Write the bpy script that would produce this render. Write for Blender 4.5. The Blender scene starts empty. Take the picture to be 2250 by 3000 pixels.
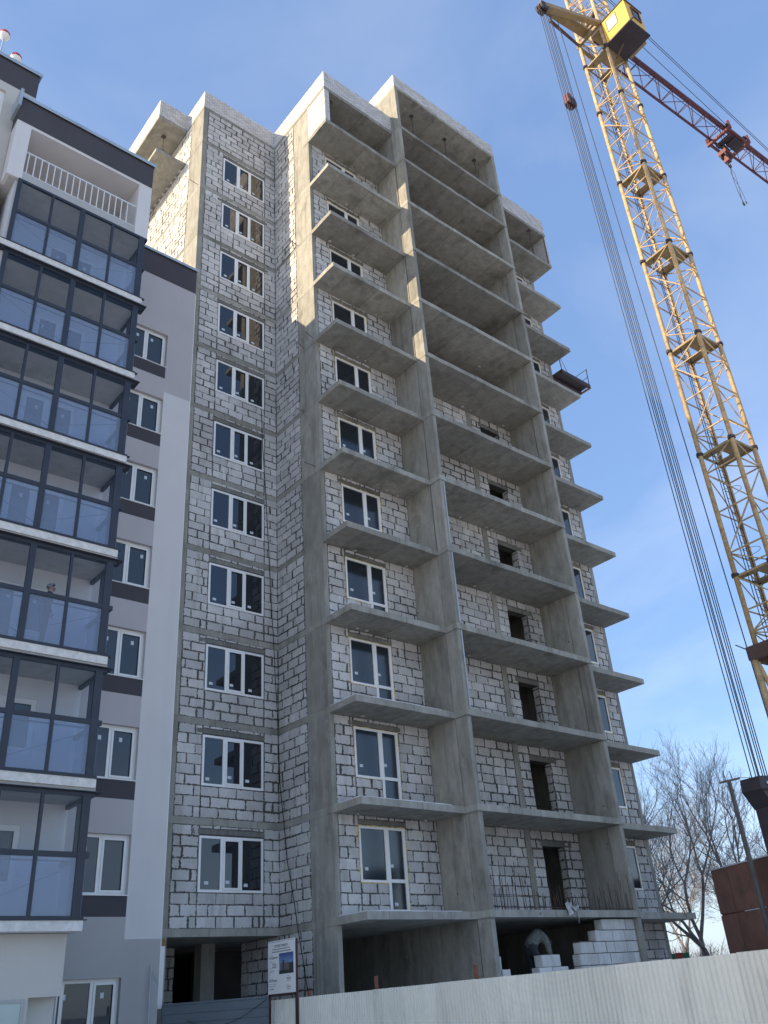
import bpy, math, random
import numpy as np
from mathutils import Vector, Matrix

random.seed(7)
S = bpy.context.scene
COL = S.collection
R = random.uniform

# ------------------------------------------------------------------ camera, sky, sun, exposure
cam_d = bpy.data.cameras.new('camera')
cam = bpy.data.objects.new('camera', cam_d)
COL.objects.link(cam)
S.camera = cam
cam_d.sensor_fit = 'VERTICAL'
cam_d.sensor_height = 36.0
cam_d.lens = 2548.03 * 36.0 / 3000.0
cam_d.clip_start = 0.1
cam_d.clip_end = 3000
CR = (0.77228578, -0.63174833, -0.0668485)
CD = (0.26793586, 0.41932401, -0.86739711)
CF = (0.57600786, 0.65196734, 0.493106)
CAM = Vector((-15.415, -19.306, 1.576))
cam.matrix_world = Matrix(((CR[0], -CD[0], -CF[0], CAM.x), (CR[1], -CD[1], -CF[1], CAM.y),
                           (CR[2], -CD[2], -CF[2], CAM.z), (0, 0, 0, 1)))

SUN_TRAVEL = Vector((1.0, -0.31, -0.394)).normalized()
SUN_EL = math.asin(-SUN_TRAVEL.z)
SUN_AZ = math.atan2(-SUN_TRAVEL.x, -SUN_TRAVEL.y)      # clockwise from +Y
world = bpy.data.worlds.new('World')
S.world = world
world.use_nodes = True
wn = world.node_tree.nodes; wl = world.node_tree.links
wn.clear()
w_out = wn.new('ShaderNodeOutputWorld')
w_bg = wn.new('ShaderNodeBackground')
w_sky = wn.new('ShaderNodeTexSky')
w_sky.sky_type = 'NISHITA'
w_sky.sun_disc = False
w_sky.sun_elevation = SUN_EL
w_sky.sun_rotation = SUN_AZ
w_sky.altitude = 150
w_sky.air_density = 1.0
w_sky.dust_density = 1.0
w_sky.ozone_density = 1.6
w_bg.inputs['Strength'].default_value = 0.135
# thin winter cloud veils, everywhere on the sky
w_tc = wn.new('ShaderNodeTexCoord')
w_map = wn.new('ShaderNodeMapping'); w_map.inputs['Scale'].default_value = (1.0, 1.0, 1.7)
w_n1 = wn.new('ShaderNodeTexNoise'); w_n1.inputs['Scale'].default_value = 2.3; w_n1.inputs['Detail'].default_value = 7; w_n1.inputs['Roughness'].default_value = 0.55
w_n1.inputs['Distortion'].default_value = 0.5
w_rmp = wn.new('ShaderNodeMapRange'); w_rmp.inputs[1].default_value = 0.44; w_rmp.inputs[2].default_value = 0.74; w_rmp.inputs[3].default_value = 0.0; w_rmp.inputs[4].default_value = 0.46
w_mix = wn.new('ShaderNodeMix'); w_mix.data_type = 'RGBA'
w_cl = wn.new('ShaderNodeHueSaturation'); w_cl.inputs['Saturation'].default_value = 0.15; w_cl.inputs['Value'].default_value = 1.7
w_hs = wn.new('ShaderNodeHueSaturation'); w_hs.inputs['Saturation'].default_value = 1.08; w_hs.inputs['Value'].default_value = 1.0
wl.new(w_tc.outputs['Generated'], w_map.inputs['Vector'])
wl.new(w_map.outputs['Vector'], w_n1.inputs['Vector'])
wl.new(w_n1.outputs['Fac'], w_rmp.inputs[0])
wl.new(w_sky.outputs['Color'], w_hs.inputs['Color'])
wl.new(w_hs.outputs['Color'], w_cl.inputs['Color'])
wl.new(w_rmp.outputs[0], w_mix.inputs[0])
wl.new(w_hs.outputs['Color'], w_mix.inputs[6])
wl.new(w_cl.outputs['Color'], w_mix.inputs[7])
w_veil = wn.new('ShaderNodeMix'); w_veil.data_type = 'RGBA'; w_veil.inputs[0].default_value = 0.54
w_veil.inputs[7].default_value = (1.10, 1.78, 3.35, 1)          # even, thin high haze over the whole sky
wl.new(w_mix.outputs[2], w_veil.inputs[6])
wl.new(w_veil.outputs[2], w_bg.inputs['Color'])
wl.new(w_bg.outputs['Background'], w_out.inputs['Surface'])

sun_d = bpy.data.lights.new('sun', 'SUN')
sun = bpy.data.objects.new('sun', sun_d)
COL.objects.link(sun)
sun_d.energy = 3.4
sun_d.angle = math.radians(0.53)
sun_d.color = (1.0, 0.82, 0.58)
sun.rotation_euler = SUN_TRAVEL.to_track_quat('-Z', 'Y').to_euler()
sun.location = (-60, 20, 60)

S.view_settings.view_transform = 'Standard'
S.view_settings.look = 'None'
S.view_settings.gamma = 1.0
S.view_settings.exposure = 1.05
S.render.engine = 'CYCLES'
try:
    S.view_settings.use_curve_mapping = False
    S.cycles.max_bounces = 8
    S.cycles.diffuse_bounces = 4
    S.cycles.transparent_max_bounces = 12
    S.cycles.use_denoising = True
except Exception:
    pass

# ------------------------------------------------------------------ mesh helpers
class MB:
    def __init__(s):
        s.v = []; s.f = []; s.tone = []; s.edge = []
    def add(s, vs, fs, tone=0.5, edge=0.0):
        n = len(s.v)
        s.v.extend([tuple(p) for p in vs])
        s.f.extend([tuple(i + n for i in f) for f in fs])
        s.tone.extend([tone] * len(vs))
        if isinstance(edge, (list, tuple)): s.edge.extend(edge)
        else: s.edge.extend([edge] * len(vs))
        return s
    def box(s, x0, x1, y0, y1, z0, z1, M=None, tone=0.5):
        vs = [Vector((x, y, z)) for z in (z0, z1) for y in (y0, y1) for x in (x0, x1)]
        if M is not None: vs = [M @ p for p in vs]
        return s.add(vs, [(0, 2, 3, 1), (4, 5, 7, 6), (0, 1, 5, 4), (2, 6, 7, 3), (0, 4, 6, 2), (1, 3, 7, 5)], tone)
    def poly(s, pts, z0, z1):
        n = len(pts)
        vs = [(p[0], p[1], z0) for p in pts] + [(p[0], p[1], z1) for p in pts]
        fs = [tuple(range(n - 1, -1, -1)), tuple(range(n, 2 * n))]
        for i in range(n):
            j = (i + 1) % n
            fs.append((i, j, n + j, n + i))
        return s.add(vs, fs)
    def tube(s, p, q, r, n=6, r2=None, cap=True):
        p = Vector(p); q = Vector(q); d = (q - p)
        if d.length < 1e-6: return s
        d.normalize()
        a = d.orthogonal().normalized(); b = d.cross(a)
        r2 = r if r2 is None else r2
        vs = []
        for (c, rr) in ((p, r), (q, r2)):
            for i in range(n):
                t = 2 * math.pi * i / n
                vs.append(c + (a * math.cos(t) + b * math.sin(t)) * rr)
        fs = [(i, (i + 1) % n, n + (i + 1) % n, n + i) for i in range(n)]
        if cap: fs += [tuple(range(n - 1, -1, -1)), tuple(range(n, 2 * n))]
        return s.add(vs, fs)
    def bar(s, p, q, w, h, up=(0, 0, 1)):
        p = Vector(p); q = Vector(q); d = (q - p); L = d.length; d.normalize()
        up = Vector(up)
        a = d.cross(up)
        if a.length < 1e-4: a = d.orthogonal()
        a.normalize(); b = a.cross(d)
        vs = [c + a * (sx * w / 2) + b * (sy * h / 2) for c in (p, q) for sx in (-1, 1) for sy in (-1, 1)]
        return s.add(vs, [(0, 1, 3, 2), (4, 6, 7, 5), (0, 4, 5, 1), (2, 3, 7, 6), (0, 2, 6, 4), (1, 5, 7, 3)])
    def path(s, pts, r, n=5):
        for a, b in zip(pts[:-1], pts[1:]): s.tube(a, b, r, n)
        return s
    def mesh(s, name):
        me = bpy.data.meshes.new(name)
        me.from_pydata(s.v, [], s.f)
        a = me.attributes.new('tone', 'FLOAT', 'POINT'); a.data.foreach_set('value', s.tone)
        a = me.attributes.new('edge', 'FLOAT', 'POINT'); a.data.foreach_set('value', s.edge)
        me.update()
        return me
    def build(s, name, mat, parent=None, kind=None, label=None, smooth=False, M=None):
        me = s.mesh(name)
        if mat: me.materials.append(mat)
        if smooth:
            me.polygons.foreach_set('use_smooth', [True] * len(me.polygons))
        return link(name, me, parent, kind, label, M)

def link(name, me, parent=None, kind=None, label=None, M=None):
    o = bpy.data.objects.new(name, me)
    COL.objects.link(o)
    if M is not None: o.matrix_world = M
    if parent is not None:
        o.parent = parent
        o.matrix_parent_inverse = WM[parent.name].inverted() if parent.name in WM else Matrix.Identity(4)
    if kind: o['kind'] = kind
    if label: o['label'] = label
    return o

WM = {}
def thing(name, label, cat, loc=(0, 0, 0), group=None, rz=0.0):
    o = bpy.data.objects.new(name, None)
    COL.objects.link(o)
    o.location = loc
    o.rotation_euler = (0, 0, rz)
    o.empty_display_size = 0.3
    WM[o.name] = Matrix.Translation(loc) @ Matrix.Rotation(rz, 4, 'Z')
    o['label'] = label; o['category'] = cat
    if group: o['group'] = group
    return o
def tag(o, label, cat, group=None):
    o['label'] = label; o['category'] = cat
    if group: o['group'] = group
    return o

# ------------------------------------------------------------------ materials
def mat_base(name):
    m = bpy.data.materials.new(name); m.use_nodes = True
    nt = m.node_tree
    return m, nt, nt.nodes, nt.links, nt.nodes['Principled BSDF']
class NT:
    def __init__(s, nt): s.nt = nt
    def n(s, t, **k):
        nd = s.nt.nodes.new(t)
        for a, b in k.items(): setattr(nd, a, b)
        return nd
    def val(s, x, sock):
        if isinstance(x, (int, float)): sock.default_value = x
        elif isinstance(x, tuple): sock.default_value = x if len(x) == len(sock.default_value) else (*x, 1)[:len(sock.default_value)]
        else: s.nt.links.new(x, sock)
    def noise(s, vec, scale, detail=4, rough=0.55, stretch=None, w=None):
        if stretch:
            mp = s.n('ShaderNodeMapping'); mp.inputs['Scale'].default_value = stretch
            s.nt.links.new(vec, mp.inputs['Vector']); vec = mp.outputs['Vector']
        nd = s.n('ShaderNodeTexNoise'); nd.inputs['Scale'].default_value = scale
        nd.inputs['Detail'].default_value = detail; nd.inputs['Roughness'].default_value = rough
        s.nt.links.new(vec, nd.inputs['Vector'])
        return nd.outputs['Fac']
    def rng(s, x, a, b, c=0.0, d=1.0):
        nd = s.n('ShaderNodeMapRange')
        s.val(x, nd.inputs[0])
        for i, q in enumerate((a, b, c, d)): nd.inputs[i + 1].default_value = q
        return nd.outputs[0]
    def math(s, op, a, b=0.0):
        nd = s.n('ShaderNodeMath', operation=op); s.val(a, nd.inputs[0]); s.val(b, nd.inputs[1]); return nd.outputs[0]
    def mix(s, f, a, b, mode='MIX'):
        nd = s.n('ShaderNodeMix', data_type='RGBA', blend_type=mode)
        s.val(f, nd.inputs[0]); s.val(a, nd.inputs[6]); s.val(b, nd.inputs[7]); return nd.outputs[2]
    def pos(s): return s.n('ShaderNodeNewGeometry').outputs['Position']
    def attr(s, name): return s.n('ShaderNodeAttribute', attribute_name=name).outputs['Fac']
    def rand(s): return s.n('ShaderNodeObjectInfo').outputs['Random']
    def bump(s, h, strength, dist, bsdf):
        nd = s.n('ShaderNodeBump'); nd.inputs['Strength'].default_value = strength; nd.inputs['Distance'].default_value = dist
        s.val(h, nd.inputs['Height']); s.nt.links.new(nd.outputs['Normal'], bsdf.inputs['Normal'])

def g(v): return (v[0], v[1], v[2], 1)

def concrete(name, base=(0.355, 0.340, 0.290), dark=(0.185, 0.176, 0.145), light=(0.48, 0.462, 0.405), streak=0.75, seams=0.0):
    m, nt, ns, ls, b = mat_base(name); t = NT(nt); p = t.pos()
    big = t.noise(p, 0.55, 5, 0.6)
    mid = t.noise(p, 2.4, 6, 0.66, stretch=(1.3, 1.3, 0.55))
    fine = t.noise(p, 28, 3, 0.6)
    st = t.noise(p, 1.0, 5, 0.62, stretch=(5.0, 5.0, 0.22))
    c = t.mix(t.rng(mid, 0.34, 0.66), g(dark), g(light))
    c = t.mix(0.6, c, g(base))
    c = t.mix(t.math('MULTIPLY', t.rng(st, 0.52, 0.72), streak), c, g(dark))
    c = t.mix(t.math('MULTIPLY', t.rng(big, 0.5, 0.72), 0.45), c, (0.34, 0.325, 0.26, 1))
    dp = t.noise(p, 0.8, 6, 0.68, stretch=(1.4, 1.4, 0.6))
    c = t.mix(t.math('MULTIPLY', t.rng(dp, 0.53, 0.66), 0.5), c, g(tuple(q * 0.72 for q in dark)))
    lp = t.noise(p, 1.7, 5, 0.7, stretch=(1.0, 1.0, 0.8))
    c = t.mix(t.math('MULTIPLY', t.rng(lp, 0.60, 0.70), 0.4), c, g(tuple(min(1, q * 1.12) for q in light)))
    c = t.mix(t.math('MULTIPLY', t.rng(fine, 0.58, 0.75), 0.4), c, g(dark))
    vo = t.n('ShaderNodeTexVoronoi'); vo.inputs['Scale'].default_value = 0.85; vo.inputs['Randomness'].default_value = 0.7; t.val(p, vo.inputs['Vector'])
    c = t.mix(t.math('MULTIPLY', t.math('LESS_THAN', vo.outputs['Distance'], 0.030), 0.75), c, (0.05, 0.048, 0.04, 1))
    v = t.rng(t.rand(), 0, 1, 0.82, 1.12)
    hs = t.n('ShaderNodeHueSaturation'); t.val(c, hs.inputs['Color']); t.val(v, hs.inputs['Value']); c = hs.outputs['Color']
    if seams:
        sx = t.n('ShaderNodeSeparateXYZ'); t.val(p, sx.inputs[0])
        fr = t.math('FRACT', t.math('ADD', t.math('MULTIPLY', sx.outputs[0], 1 / 1.52), t.math('MULTIPLY', big, 0.03)))
        ln = t.math('LESS_THAN', t.math('ABSOLUTE', t.math('SUBTRACT', fr, 0.5)), 0.010)
        c = t.mix(t.math('MULTIPLY', ln, 0.4), c, (0.10, 0.10, 0.09, 1))
        pid = t.math('FLOOR', t.math('ADD', t.math('MULTIPLY', sx.outputs[0], 1 / 1.52), 0.5))
        wn_ = t.n('ShaderNodeTexWhiteNoise', noise_dimensions='1D'); t.val(pid, wn_.inputs['W'])
        hs2 = t.n('ShaderNodeHueSaturation'); t.val(c, hs2.inputs['Color']); t.val(t.rng(wn_.outputs['Value'], 0, 1, 0.9, 1.08), hs2.inputs['Value']); c = hs2.outputs['Color']
    t.val(c, b.inputs['Base Color']); b.inputs['Roughness'].default_value = 0.92
    b.inputs['Specular IOR Level'].default_value = 0.2
    t.bump(t.math('ADD', mid, t.math('MULTIPLY', fine, 0.5)), 0.5, 0.012, b)
    return m

def simple(name, col, rough=0.6, var=0.08, scale=3.0, bump=0.0, metal=0.0, spec=0.4, dirt=None, dirt_amt=0.4, stretch=None, ovar=0.0):
    m, nt, ns, ls, b = mat_base(name); t = NT(nt); p = t.pos()
    nz = t.noise(p, scale, 5, 0.6, stretch=stretch)
    lo = tuple(max(0, c * (1 - var * 2)) for c in col); hi = tuple(min(1, c * (1 + var * 2)) for c in col)
    c = t.mix(t.rng(nz, 0.3, 0.7), g(lo), g(hi))
    if dirt:
        n2 = t.noise(p, scale * 2.3, 6, 0.65, stretch=stretch)
        c = t.mix(t.math('MULTIPLY', t.rng(n2, 0.52, 0.68), dirt_amt), c, g(dirt))
    if ovar:
        h_ = t.n('ShaderNodeHueSaturation'); t.val(c, h_.inputs['Color']); t.val(t.rng(t.rand(), 0, 1, 1 - ovar, 1 + ovar * .6), h_.inputs['Value']); c = h_.outputs['Color']
    t.val(c, b.inputs['Base Color'])
    b.inputs['Roughness'].default_value = rough; b.inputs['Metallic'].default_value = metal
    b.inputs['Specular IOR Level'].default_value = spec
    if bump: t.bump(t.noise(p, scale * 12, 3), bump, 0.01, b)
    return m

def block_mat(name, col=(0.60, 0.577, 0.54), mort=(0.12, 0.118, 0.108)):
    m, nt, ns, ls, b = mat_base(name); t = NT(nt); p = t.pos()
    tone = t.attr('tone'); edge = t.attr('edge')
    n1 = t.noise(p, 3.5, 5, 0.6); n2 = t.noise(p, 13, 4, 0.65); n3 = t.noise(p, 0.42, 3, 0.5); st = t.noise(p, 1.3, 4, 0.6, stretch=(2.6, 2.6, 0.3))
    hs = t.n('ShaderNodeHueSaturation'); hs.inputs['Color'].default_value = g(col)
    t.val(t.math('MULTIPLY', t.rng(tone, 0, 1, 0.84, 1.12), t.rng(n1, 0.3, 0.7, 0.90, 1.06)), hs.inputs['Value'])
    c = hs.outputs['Color']
    c = t.mix(t.math('MULTIPLY', t.rng(n3, 0.48, 0.66), 0.5), c, (0.36, 0.34, 0.30, 1))
    c = t.mix(t.math('MULTIPLY', t.rng(st, 0.52, 0.70), 0.5), c, (0.30, 0.285, 0.25, 1))
    sm = t.math('ADD', edge, t.math('MULTIPLY', t.math('SUBTRACT', n2, 0.5), 2.9))
    sm = t.math('ADD', sm, t.rng(n3, 0.3, 0.7, -0.24, 0.30))
    c = t.mix(t.rng(sm, 0.86, 1.04), c, g(mort))
    t.val(c, b.inputs['Base Color']); b.inputs['Roughness'].default_value = 0.95
    b.inputs['Specular IOR Level'].default_value = 0.15
    t.bump(t.noise(p, 40, 3), 0.35, 0.006, b)
    return m

def brick_mat(name):
    m, nt, ns, ls, b = mat_base(name); t = NT(nt); p = t.pos()
    tone = t.attr('tone'); n1 = t.noise(p, 1.2, 4)
    c = t.mix(tone, (0.54, 0.52, 0.485, 1), (0.70, 0.68, 0.645, 1))
    c = t.mix(t.math('MULTIPLY', t.rng(n1, 0.5, 0.7), 0.25), c, (0.42, 0.40, 0.36, 1))
    t.val(c, b.inputs['Base Color']); b.inputs['Roughness'].default_value = 0.9; b.inputs['Specular IOR Level'].default_value = 0.2
    return m

def render_mat(name, col, var=0.04):
    m, nt, ns, ls, b = mat_base(name); t = NT(nt); p = t.pos()
    n1 = t.noise(p, 0.6, 4); n2 = t.noise(p, 60, 2, 0.7)
    st = t.noise(p, 0.8, 3, 0.6, stretch=(2.5, 2.5, 0.15))
    lo = tuple(c * (1 - var) for c in col); hi = tuple(c * (1 + var) for c in col)
    c = t.mix(t.rng(n1, 0.3, 0.7), g(lo), g(hi))
    c = t.mix(t.math('MULTIPLY', t.rng(st, 0.5, 0.75), 0.2), c, g(tuple(q * 0.75 for q in col)))
    c = t.mix(t.math('MULTIPLY', t.rng(n2, 0.45, 0.7), 0.12), c, g(tuple(q * 0.7 for q in col)))
    t.val(c, b.inputs['Base Color']); b.inputs['Roughness'].default_value = 0.95; b.inputs['Specular IOR Level'].default_value = 0.15
    t.bump(n2, 0.6, 0.006, b)
    return m

def dark_glass(name, col=(0.012, 0.017, 0.024), ior=1.75, rough=0.02):
    m, nt, ns, ls, b = mat_base(name); t = NT(nt); p = t.pos()
    b.inputs['Base Color'].default_value = g(col)
    b.inputs['Roughness'].default_value = rough
    b.inputs['IOR'].default_value = ior
    t.bump(t.noise(p, 0.9, 1), 0.05, 0.02, b)
    return m

def clear_glass(name, tint, refl_ior=1.5, tint_diff=None, diff_amt=0.0):
    m = bpy.data.materials.new(name); m.use_nodes = True; nt = m.node_tree; nt.nodes.clear(); t = NT(nt)
    out = t.n('ShaderNodeOutputMaterial'); tr = t.n('ShaderNodeBsdfTransparent'); gl = t.n('ShaderNodeBsdfGlossy')
    fr = t.n('ShaderNodeFresnel'); fr.inputs['IOR'].default_value = refl_ior
    tr.inputs['Color'].default_value = g(tint); gl.inputs['Roughness'].default_value = 0.015; gl.inputs['Color'].default_value = (1, 1, 1, 1)
    mx = t.n('ShaderNodeMixShader'); base = tr.outputs[0]
    if tint_diff:
        df = t.n('ShaderNodeBsdfDiffuse'); df.inputs['Color'].default_value = g(tint_diff)
        m2 = t.n('ShaderNodeMixShader'); m2.inputs[0].default_value = diff_amt
        nt.links.new(tr.outputs[0], m2.inputs[1]); nt.links.new(df.outputs[0], m2.inputs[2]); base = m2.outputs[0]
    geo = t.n('ShaderNodeNewGeometry')
    fac = t.math('MULTIPLY', fr.outputs[0], t.math('SUBTRACT', 1.0, geo.outputs['Backfacing']))
    nt.links.new(fac, mx.inputs[0]); nt.links.new(base, mx.inputs[1]); nt.links.new(gl.outputs[0], mx.inputs[2])
    nt.links.new(mx.outputs[0], out.inputs['Surface'])
    return m

CONC = concrete('concrete')
CONC_SLAB = concrete('concrete_slab', seams=1.0, streak=0.2)
CONC_DK = concrete('lintel_concrete', base=(0.21, 0.205, 0.18), dark=(0.14, 0.135, 0.12), light=(0.28, 0.27, 0.24))
MORTAR = concrete('mortar', base=(0.12, 0.117, 0.106), dark=(0.085, 0.082, 0.075), light=(0.155, 0.15, 0.14), streak=0.2)
BLOCK = block_mat('aerated_block')
BLOCK_CLEAN = block_mat('aerated_block_new', col=(0.66, 0.645, 0.60))
BRICK = brick_mat('silicate_brick')
BRICKM = simple('brick_mortar', (0.20, 0.195, 0.185), 0.95, 0.1, 3, spec=0.1)
PVC = simple('white_pvc', (0.86, 0.845, 0.80), 0.35, 0.02, 2, spec=0.5)
STICK = simple('sticker', (0.62, 0.68, 0.70), 0.6, 0.03, 2)
FOAM = simple('yellow_foam', (0.66, 0.50, 0.20), 0.95, 0.15, 9, bump=0.8, spec=0.1)
DGLASS = dark_glass('window_glass')
BGLASS = dark_glass('balcony_window_glass', (0.012, 0.018, 0.026), 1.8, 0.11)
DGLASS2 = dark_glass('grey_window_glass', (0.045, 0.055, 0.065), 1.6)
VOID = simple('dark_interior', (0.10, 0.10, 0.10), 0.95, 0.1, 1)  # dark wall colour stands in for the shade of unlit rooms
STEEL = simple('rusty_rebar', (0.10, 0.06, 0.045), 0.85, 0.2, 6)
PROP = simple('prop_steel', (0.09, 0.08, 0.08), 0.7, 0.15, 6, dirt=(0.22, 0.08, 0.05))
BLACK = simple('black_rubber', (0.02, 0.02, 0.022), 0.6, 0.1, 4)
LILAC = render_mat('lilac_grey_render', (0.52, 0.485, 0.475))
PALE = render_mat('pale_render', (0.72, 0.69, 0.655))
MIDGREY = render_mat('mid_grey_render', (0.46, 0.45, 0.425))
DKBAND = render_mat('anthracite_render', (0.088, 0.083, 0.09))
WARM = render_mat('warm_pale_render', (0.58, 0.55, 0.49))
ROUGHW = simple('snowy_white_slab', (0.72, 0.70, 0.65), 0.95, 0.07, 7, bump=0.6, dirt=(0.45, 0.45, 0.43), dirt_amt=0.35, spec=0.15)
ALU = simple('anthracite_aluminium', (0.035, 0.042, 0.055), 0.45, 0.06, 2, spec=0.4)
FLASH = simple('galvanised_flashing', (0.42, 0.48, 0.52), 0.45, 0.08, 1.5, metal=0.3)
RAILW = simple('white_railing', (0.72, 0.73, 0.74), 0.45, 0.03, 2)
G_UP = clear_glass('clear_balcony_glass', (0.93, 0.94, 0.95), 1.4)
G_LOW = clear_glass('blue_balcony_glass', (0.66, 0.75, 0.88), 1.7, (0.36, 0.42, 0.51), 0.28)  # blue film tint; its diffuse part also paints in some sky reflection
INNER = render_mat('balcony_inner_wall', (0.70, 0.70, 0.70))
INCEIL = concrete('balcony_ceiling', base=(0.5, 0.49, 0.46), dark=(0.40, 0.39, 0.37), light=(0.58, 0.57, 0.54), streak=0.2)
YEL = simple('yellow_crane_paint', (0.54, 0.385, 0.20), 0.6, 0.12, 2.2, dirt=(0.22, 0.12, 0.07), dirt_amt=0.6)
YELCAB = simple('yellow_cab_paint', (0.78, 0.46, 0.085), 0.45, 0.04, 1.2)
PLATE = simple('platform_plate', (0.33, 0.25, 0.135), 0.75, 0.12, 2.5, dirt=(0.20, 0.13, 0.08), dirt_amt=0.5)
BROWN = simple('brown_collar_paint', (0.11, 0.065, 0.05), 0.65, 0.12, 2)
REDJ = simple('dark_red_jib_paint', (0.115, 0.036, 0.048), 0.55, 0.1, 2.0, dirt=(0.10, 0.05, 0.04), dirt_amt=0.5)
REDT = simple('red_trolley_paint', (0.17, 0.055, 0.05), 0.55, 0.1, 2.0, dirt=(0.14, 0.06, 0.05), dirt_amt=0.5)
DKSTEEL = simple('dark_steel', (0.045, 0.035, 0.04), 0.6, 0.12, 2)
CABLE = simple('steel_rope', (0.035, 0.04, 0.055), 0.6, 0.1, 5)
RUST = simple('rusted_sheet', (0.25, 0.125, 0.088), 0.85, 0.14, 0.7, bump=0.2, dirt=(0.13, 0.088, 0.072), dirt_amt=0.75, stretch=(1.0, 1.0, 0.75), ovar=0.18, spec=0.2)
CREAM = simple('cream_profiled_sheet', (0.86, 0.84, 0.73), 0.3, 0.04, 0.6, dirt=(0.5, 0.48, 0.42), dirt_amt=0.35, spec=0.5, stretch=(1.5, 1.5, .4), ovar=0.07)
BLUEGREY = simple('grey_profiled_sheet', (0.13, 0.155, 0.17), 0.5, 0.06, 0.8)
POSTR = simple('rust_orange_post', (0.21, 0.085, 0.05), 0.8, 0.15, 6)
WOODP = simple('weathered_pole_wood', (0.15, 0.13, 0.115), 0.9, 0.15, 4, bump=0.5, stretch=(6, 6, 0.6))
BARK = simple('grey_bark', (0.17, 0.15, 0.135), 0.95, 0.15, 5, bump=0.5)
TWIG = simple('twigs', (0.25, 0.215, 0.195), 0.95, 0.1, 3)
SNOW = simple('snow', (0.70, 0.71, 0.74), 0.9, 0.08, 0.35, bump=0.3, spec=0.2)
GROUND = simple('trodden_snowy_ground', (0.60, 0.575, 0.54), 0.95, 0.12, 0.35, bump=0.3, dirt=(0.74, 0.725, 0.70), dirt_amt=0.6, spec=0.1)
SIGNW = simple('sign_board_white', (0.82, 0.815, 0.78), 0.4, 0.015, 2)
INK = simple('sign_print', (0.05, 0.055, 0.06), 0.6, 0.05, 2)
INKL = simple('sign_print_grey', (0.34, 0.36, 0.36), 0.6, 0.05, 2)
BAG = simple('white_bag', (0.56, 0.55, 0.53), 0.7, 0.05, 6)
SKIN = simple('skin', (0.42, 0.25, 0.19), 0.6, 0.05, 6)
HAIR = simple('grey_hair', (0.20, 0.20, 0.20), 0.9, 0.1, 30)
JACKET = simple('dark_jacket', (0.030, 0.034, 0.046), 0.85, 0.1, 6)
TROUS = simple('dark_trousers', (0.035, 0.037, 0.045), 0.85, 0.1, 6)
CAMO = simple('grey_green_workwear', (0.15, 0.155, 0.14), 0.9, 0.2, 9, dirt=(0.30, 0.30, 0.28), dirt_amt=0.6)
GREENF = simple('green_hoarding', (0.03, 0.19, 0.09), 0.7, 0.1, 2)
REDS = simple('red_sign', (0.45, 0.06, 0.05), 0.6, 0.05, 2)

# ------------------------------------------------------------------ ground
gm = MB()
N = 24
gx = [-400 + 800 * i / N for i in range(N + 1)]
vs = [(x, y, 0.0) for y in gx for x in gx]
fs = [(j * (N + 1) + i, j * (N + 1) + i + 1, (j + 1) * (N + 1) + i + 1, (j + 1) * (N + 1) + i) for j in range(N) for i in range(N)]
gm.add(vs, fs)
gm.build('ground', GROUND, None, 'structure')

# ------------------------------------------------------------------ tall building under construction
S1 = 3.75; FH = 2.9; TH = 0.2
def sl(k): return S1 + (k - 1) * FH
ROOF = 37.95
PAR = 39.02
X0, X2, X3, X4, X5, X6 = -3.80, 4.0, 4.19, 10.82, 11.01, 15.02
YA, YB, YC, YD, YEND = 4.08, 1.34, 0.0, -0.51, 15.0
TOW = thing('building_under_construction', 'bare concrete tower block under construction with white block infill and projecting balcony slabs', 'building', (5.5, 6.0, 0.0))

def edge_poly(pts, seg=0.42, amp=0.012, keep=()):
    """outline with slightly wavy cast edges"""
    out = []
    n = len(pts)
    for i in range(n):
        a = Vector(pts[i]); b = Vector(pts[(i + 1) % n]); d = b - a
        out.append(tuple(a))
        if a.y > 10 or b.y > 10: continue
        k = int(d.length / seg)
        nrm = Vector((d.y, -d.x)).normalized()
        for j in range(1, k):
            q = a + d * (j / k) + nrm * R(-amp, amp)
            out.append(tuple(q))
    return out

slab_pts = [(X0, YA), (0, YA), (0, YC), (X2, YC), (X2, YD), (X5, YD), (X5, YC), (X6, YC), (X6, YEND), (X0, YEND)]
for k in range(1, 13):
    z = sl(k)
    MB().poly(edge_poly(slab_pts), z - TH, z).build('floor_slab', CONC_SLAB, TOW)
MB().poly(edge_poly(slab_pts), ROOF - TH, ROOF).build('roof_slab', CONC_SLAB, TOW)
# wing balcony slabs on the left flank, top two levels
for z in (ROOF, sl(12)):
    MB().poly(edge_poly([(-5.22, 5.7), (X0 - .002, 5.7), (X0 - .002, 12.0), (-5.22, 12.0)]), z - TH, z).build('balcony_slab', CONC_SLAB, TOW)
# centre bay top roof slab
TOP = 40.92
MB().poly(edge_poly([(X2, YD), (X5, YD), (X5, YEND), (X2, YEND)]), TOP - 0.18, TOP).build('roof_slab', CONC_SLAB, TOW)

levels = [0.0] + [sl(k) for k in range(1, 13)] + [ROOF]
def storey(i):
    """clear height of storey i (0 = ground)"""
    return levels[i], levels[i + 1] - TH
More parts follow.
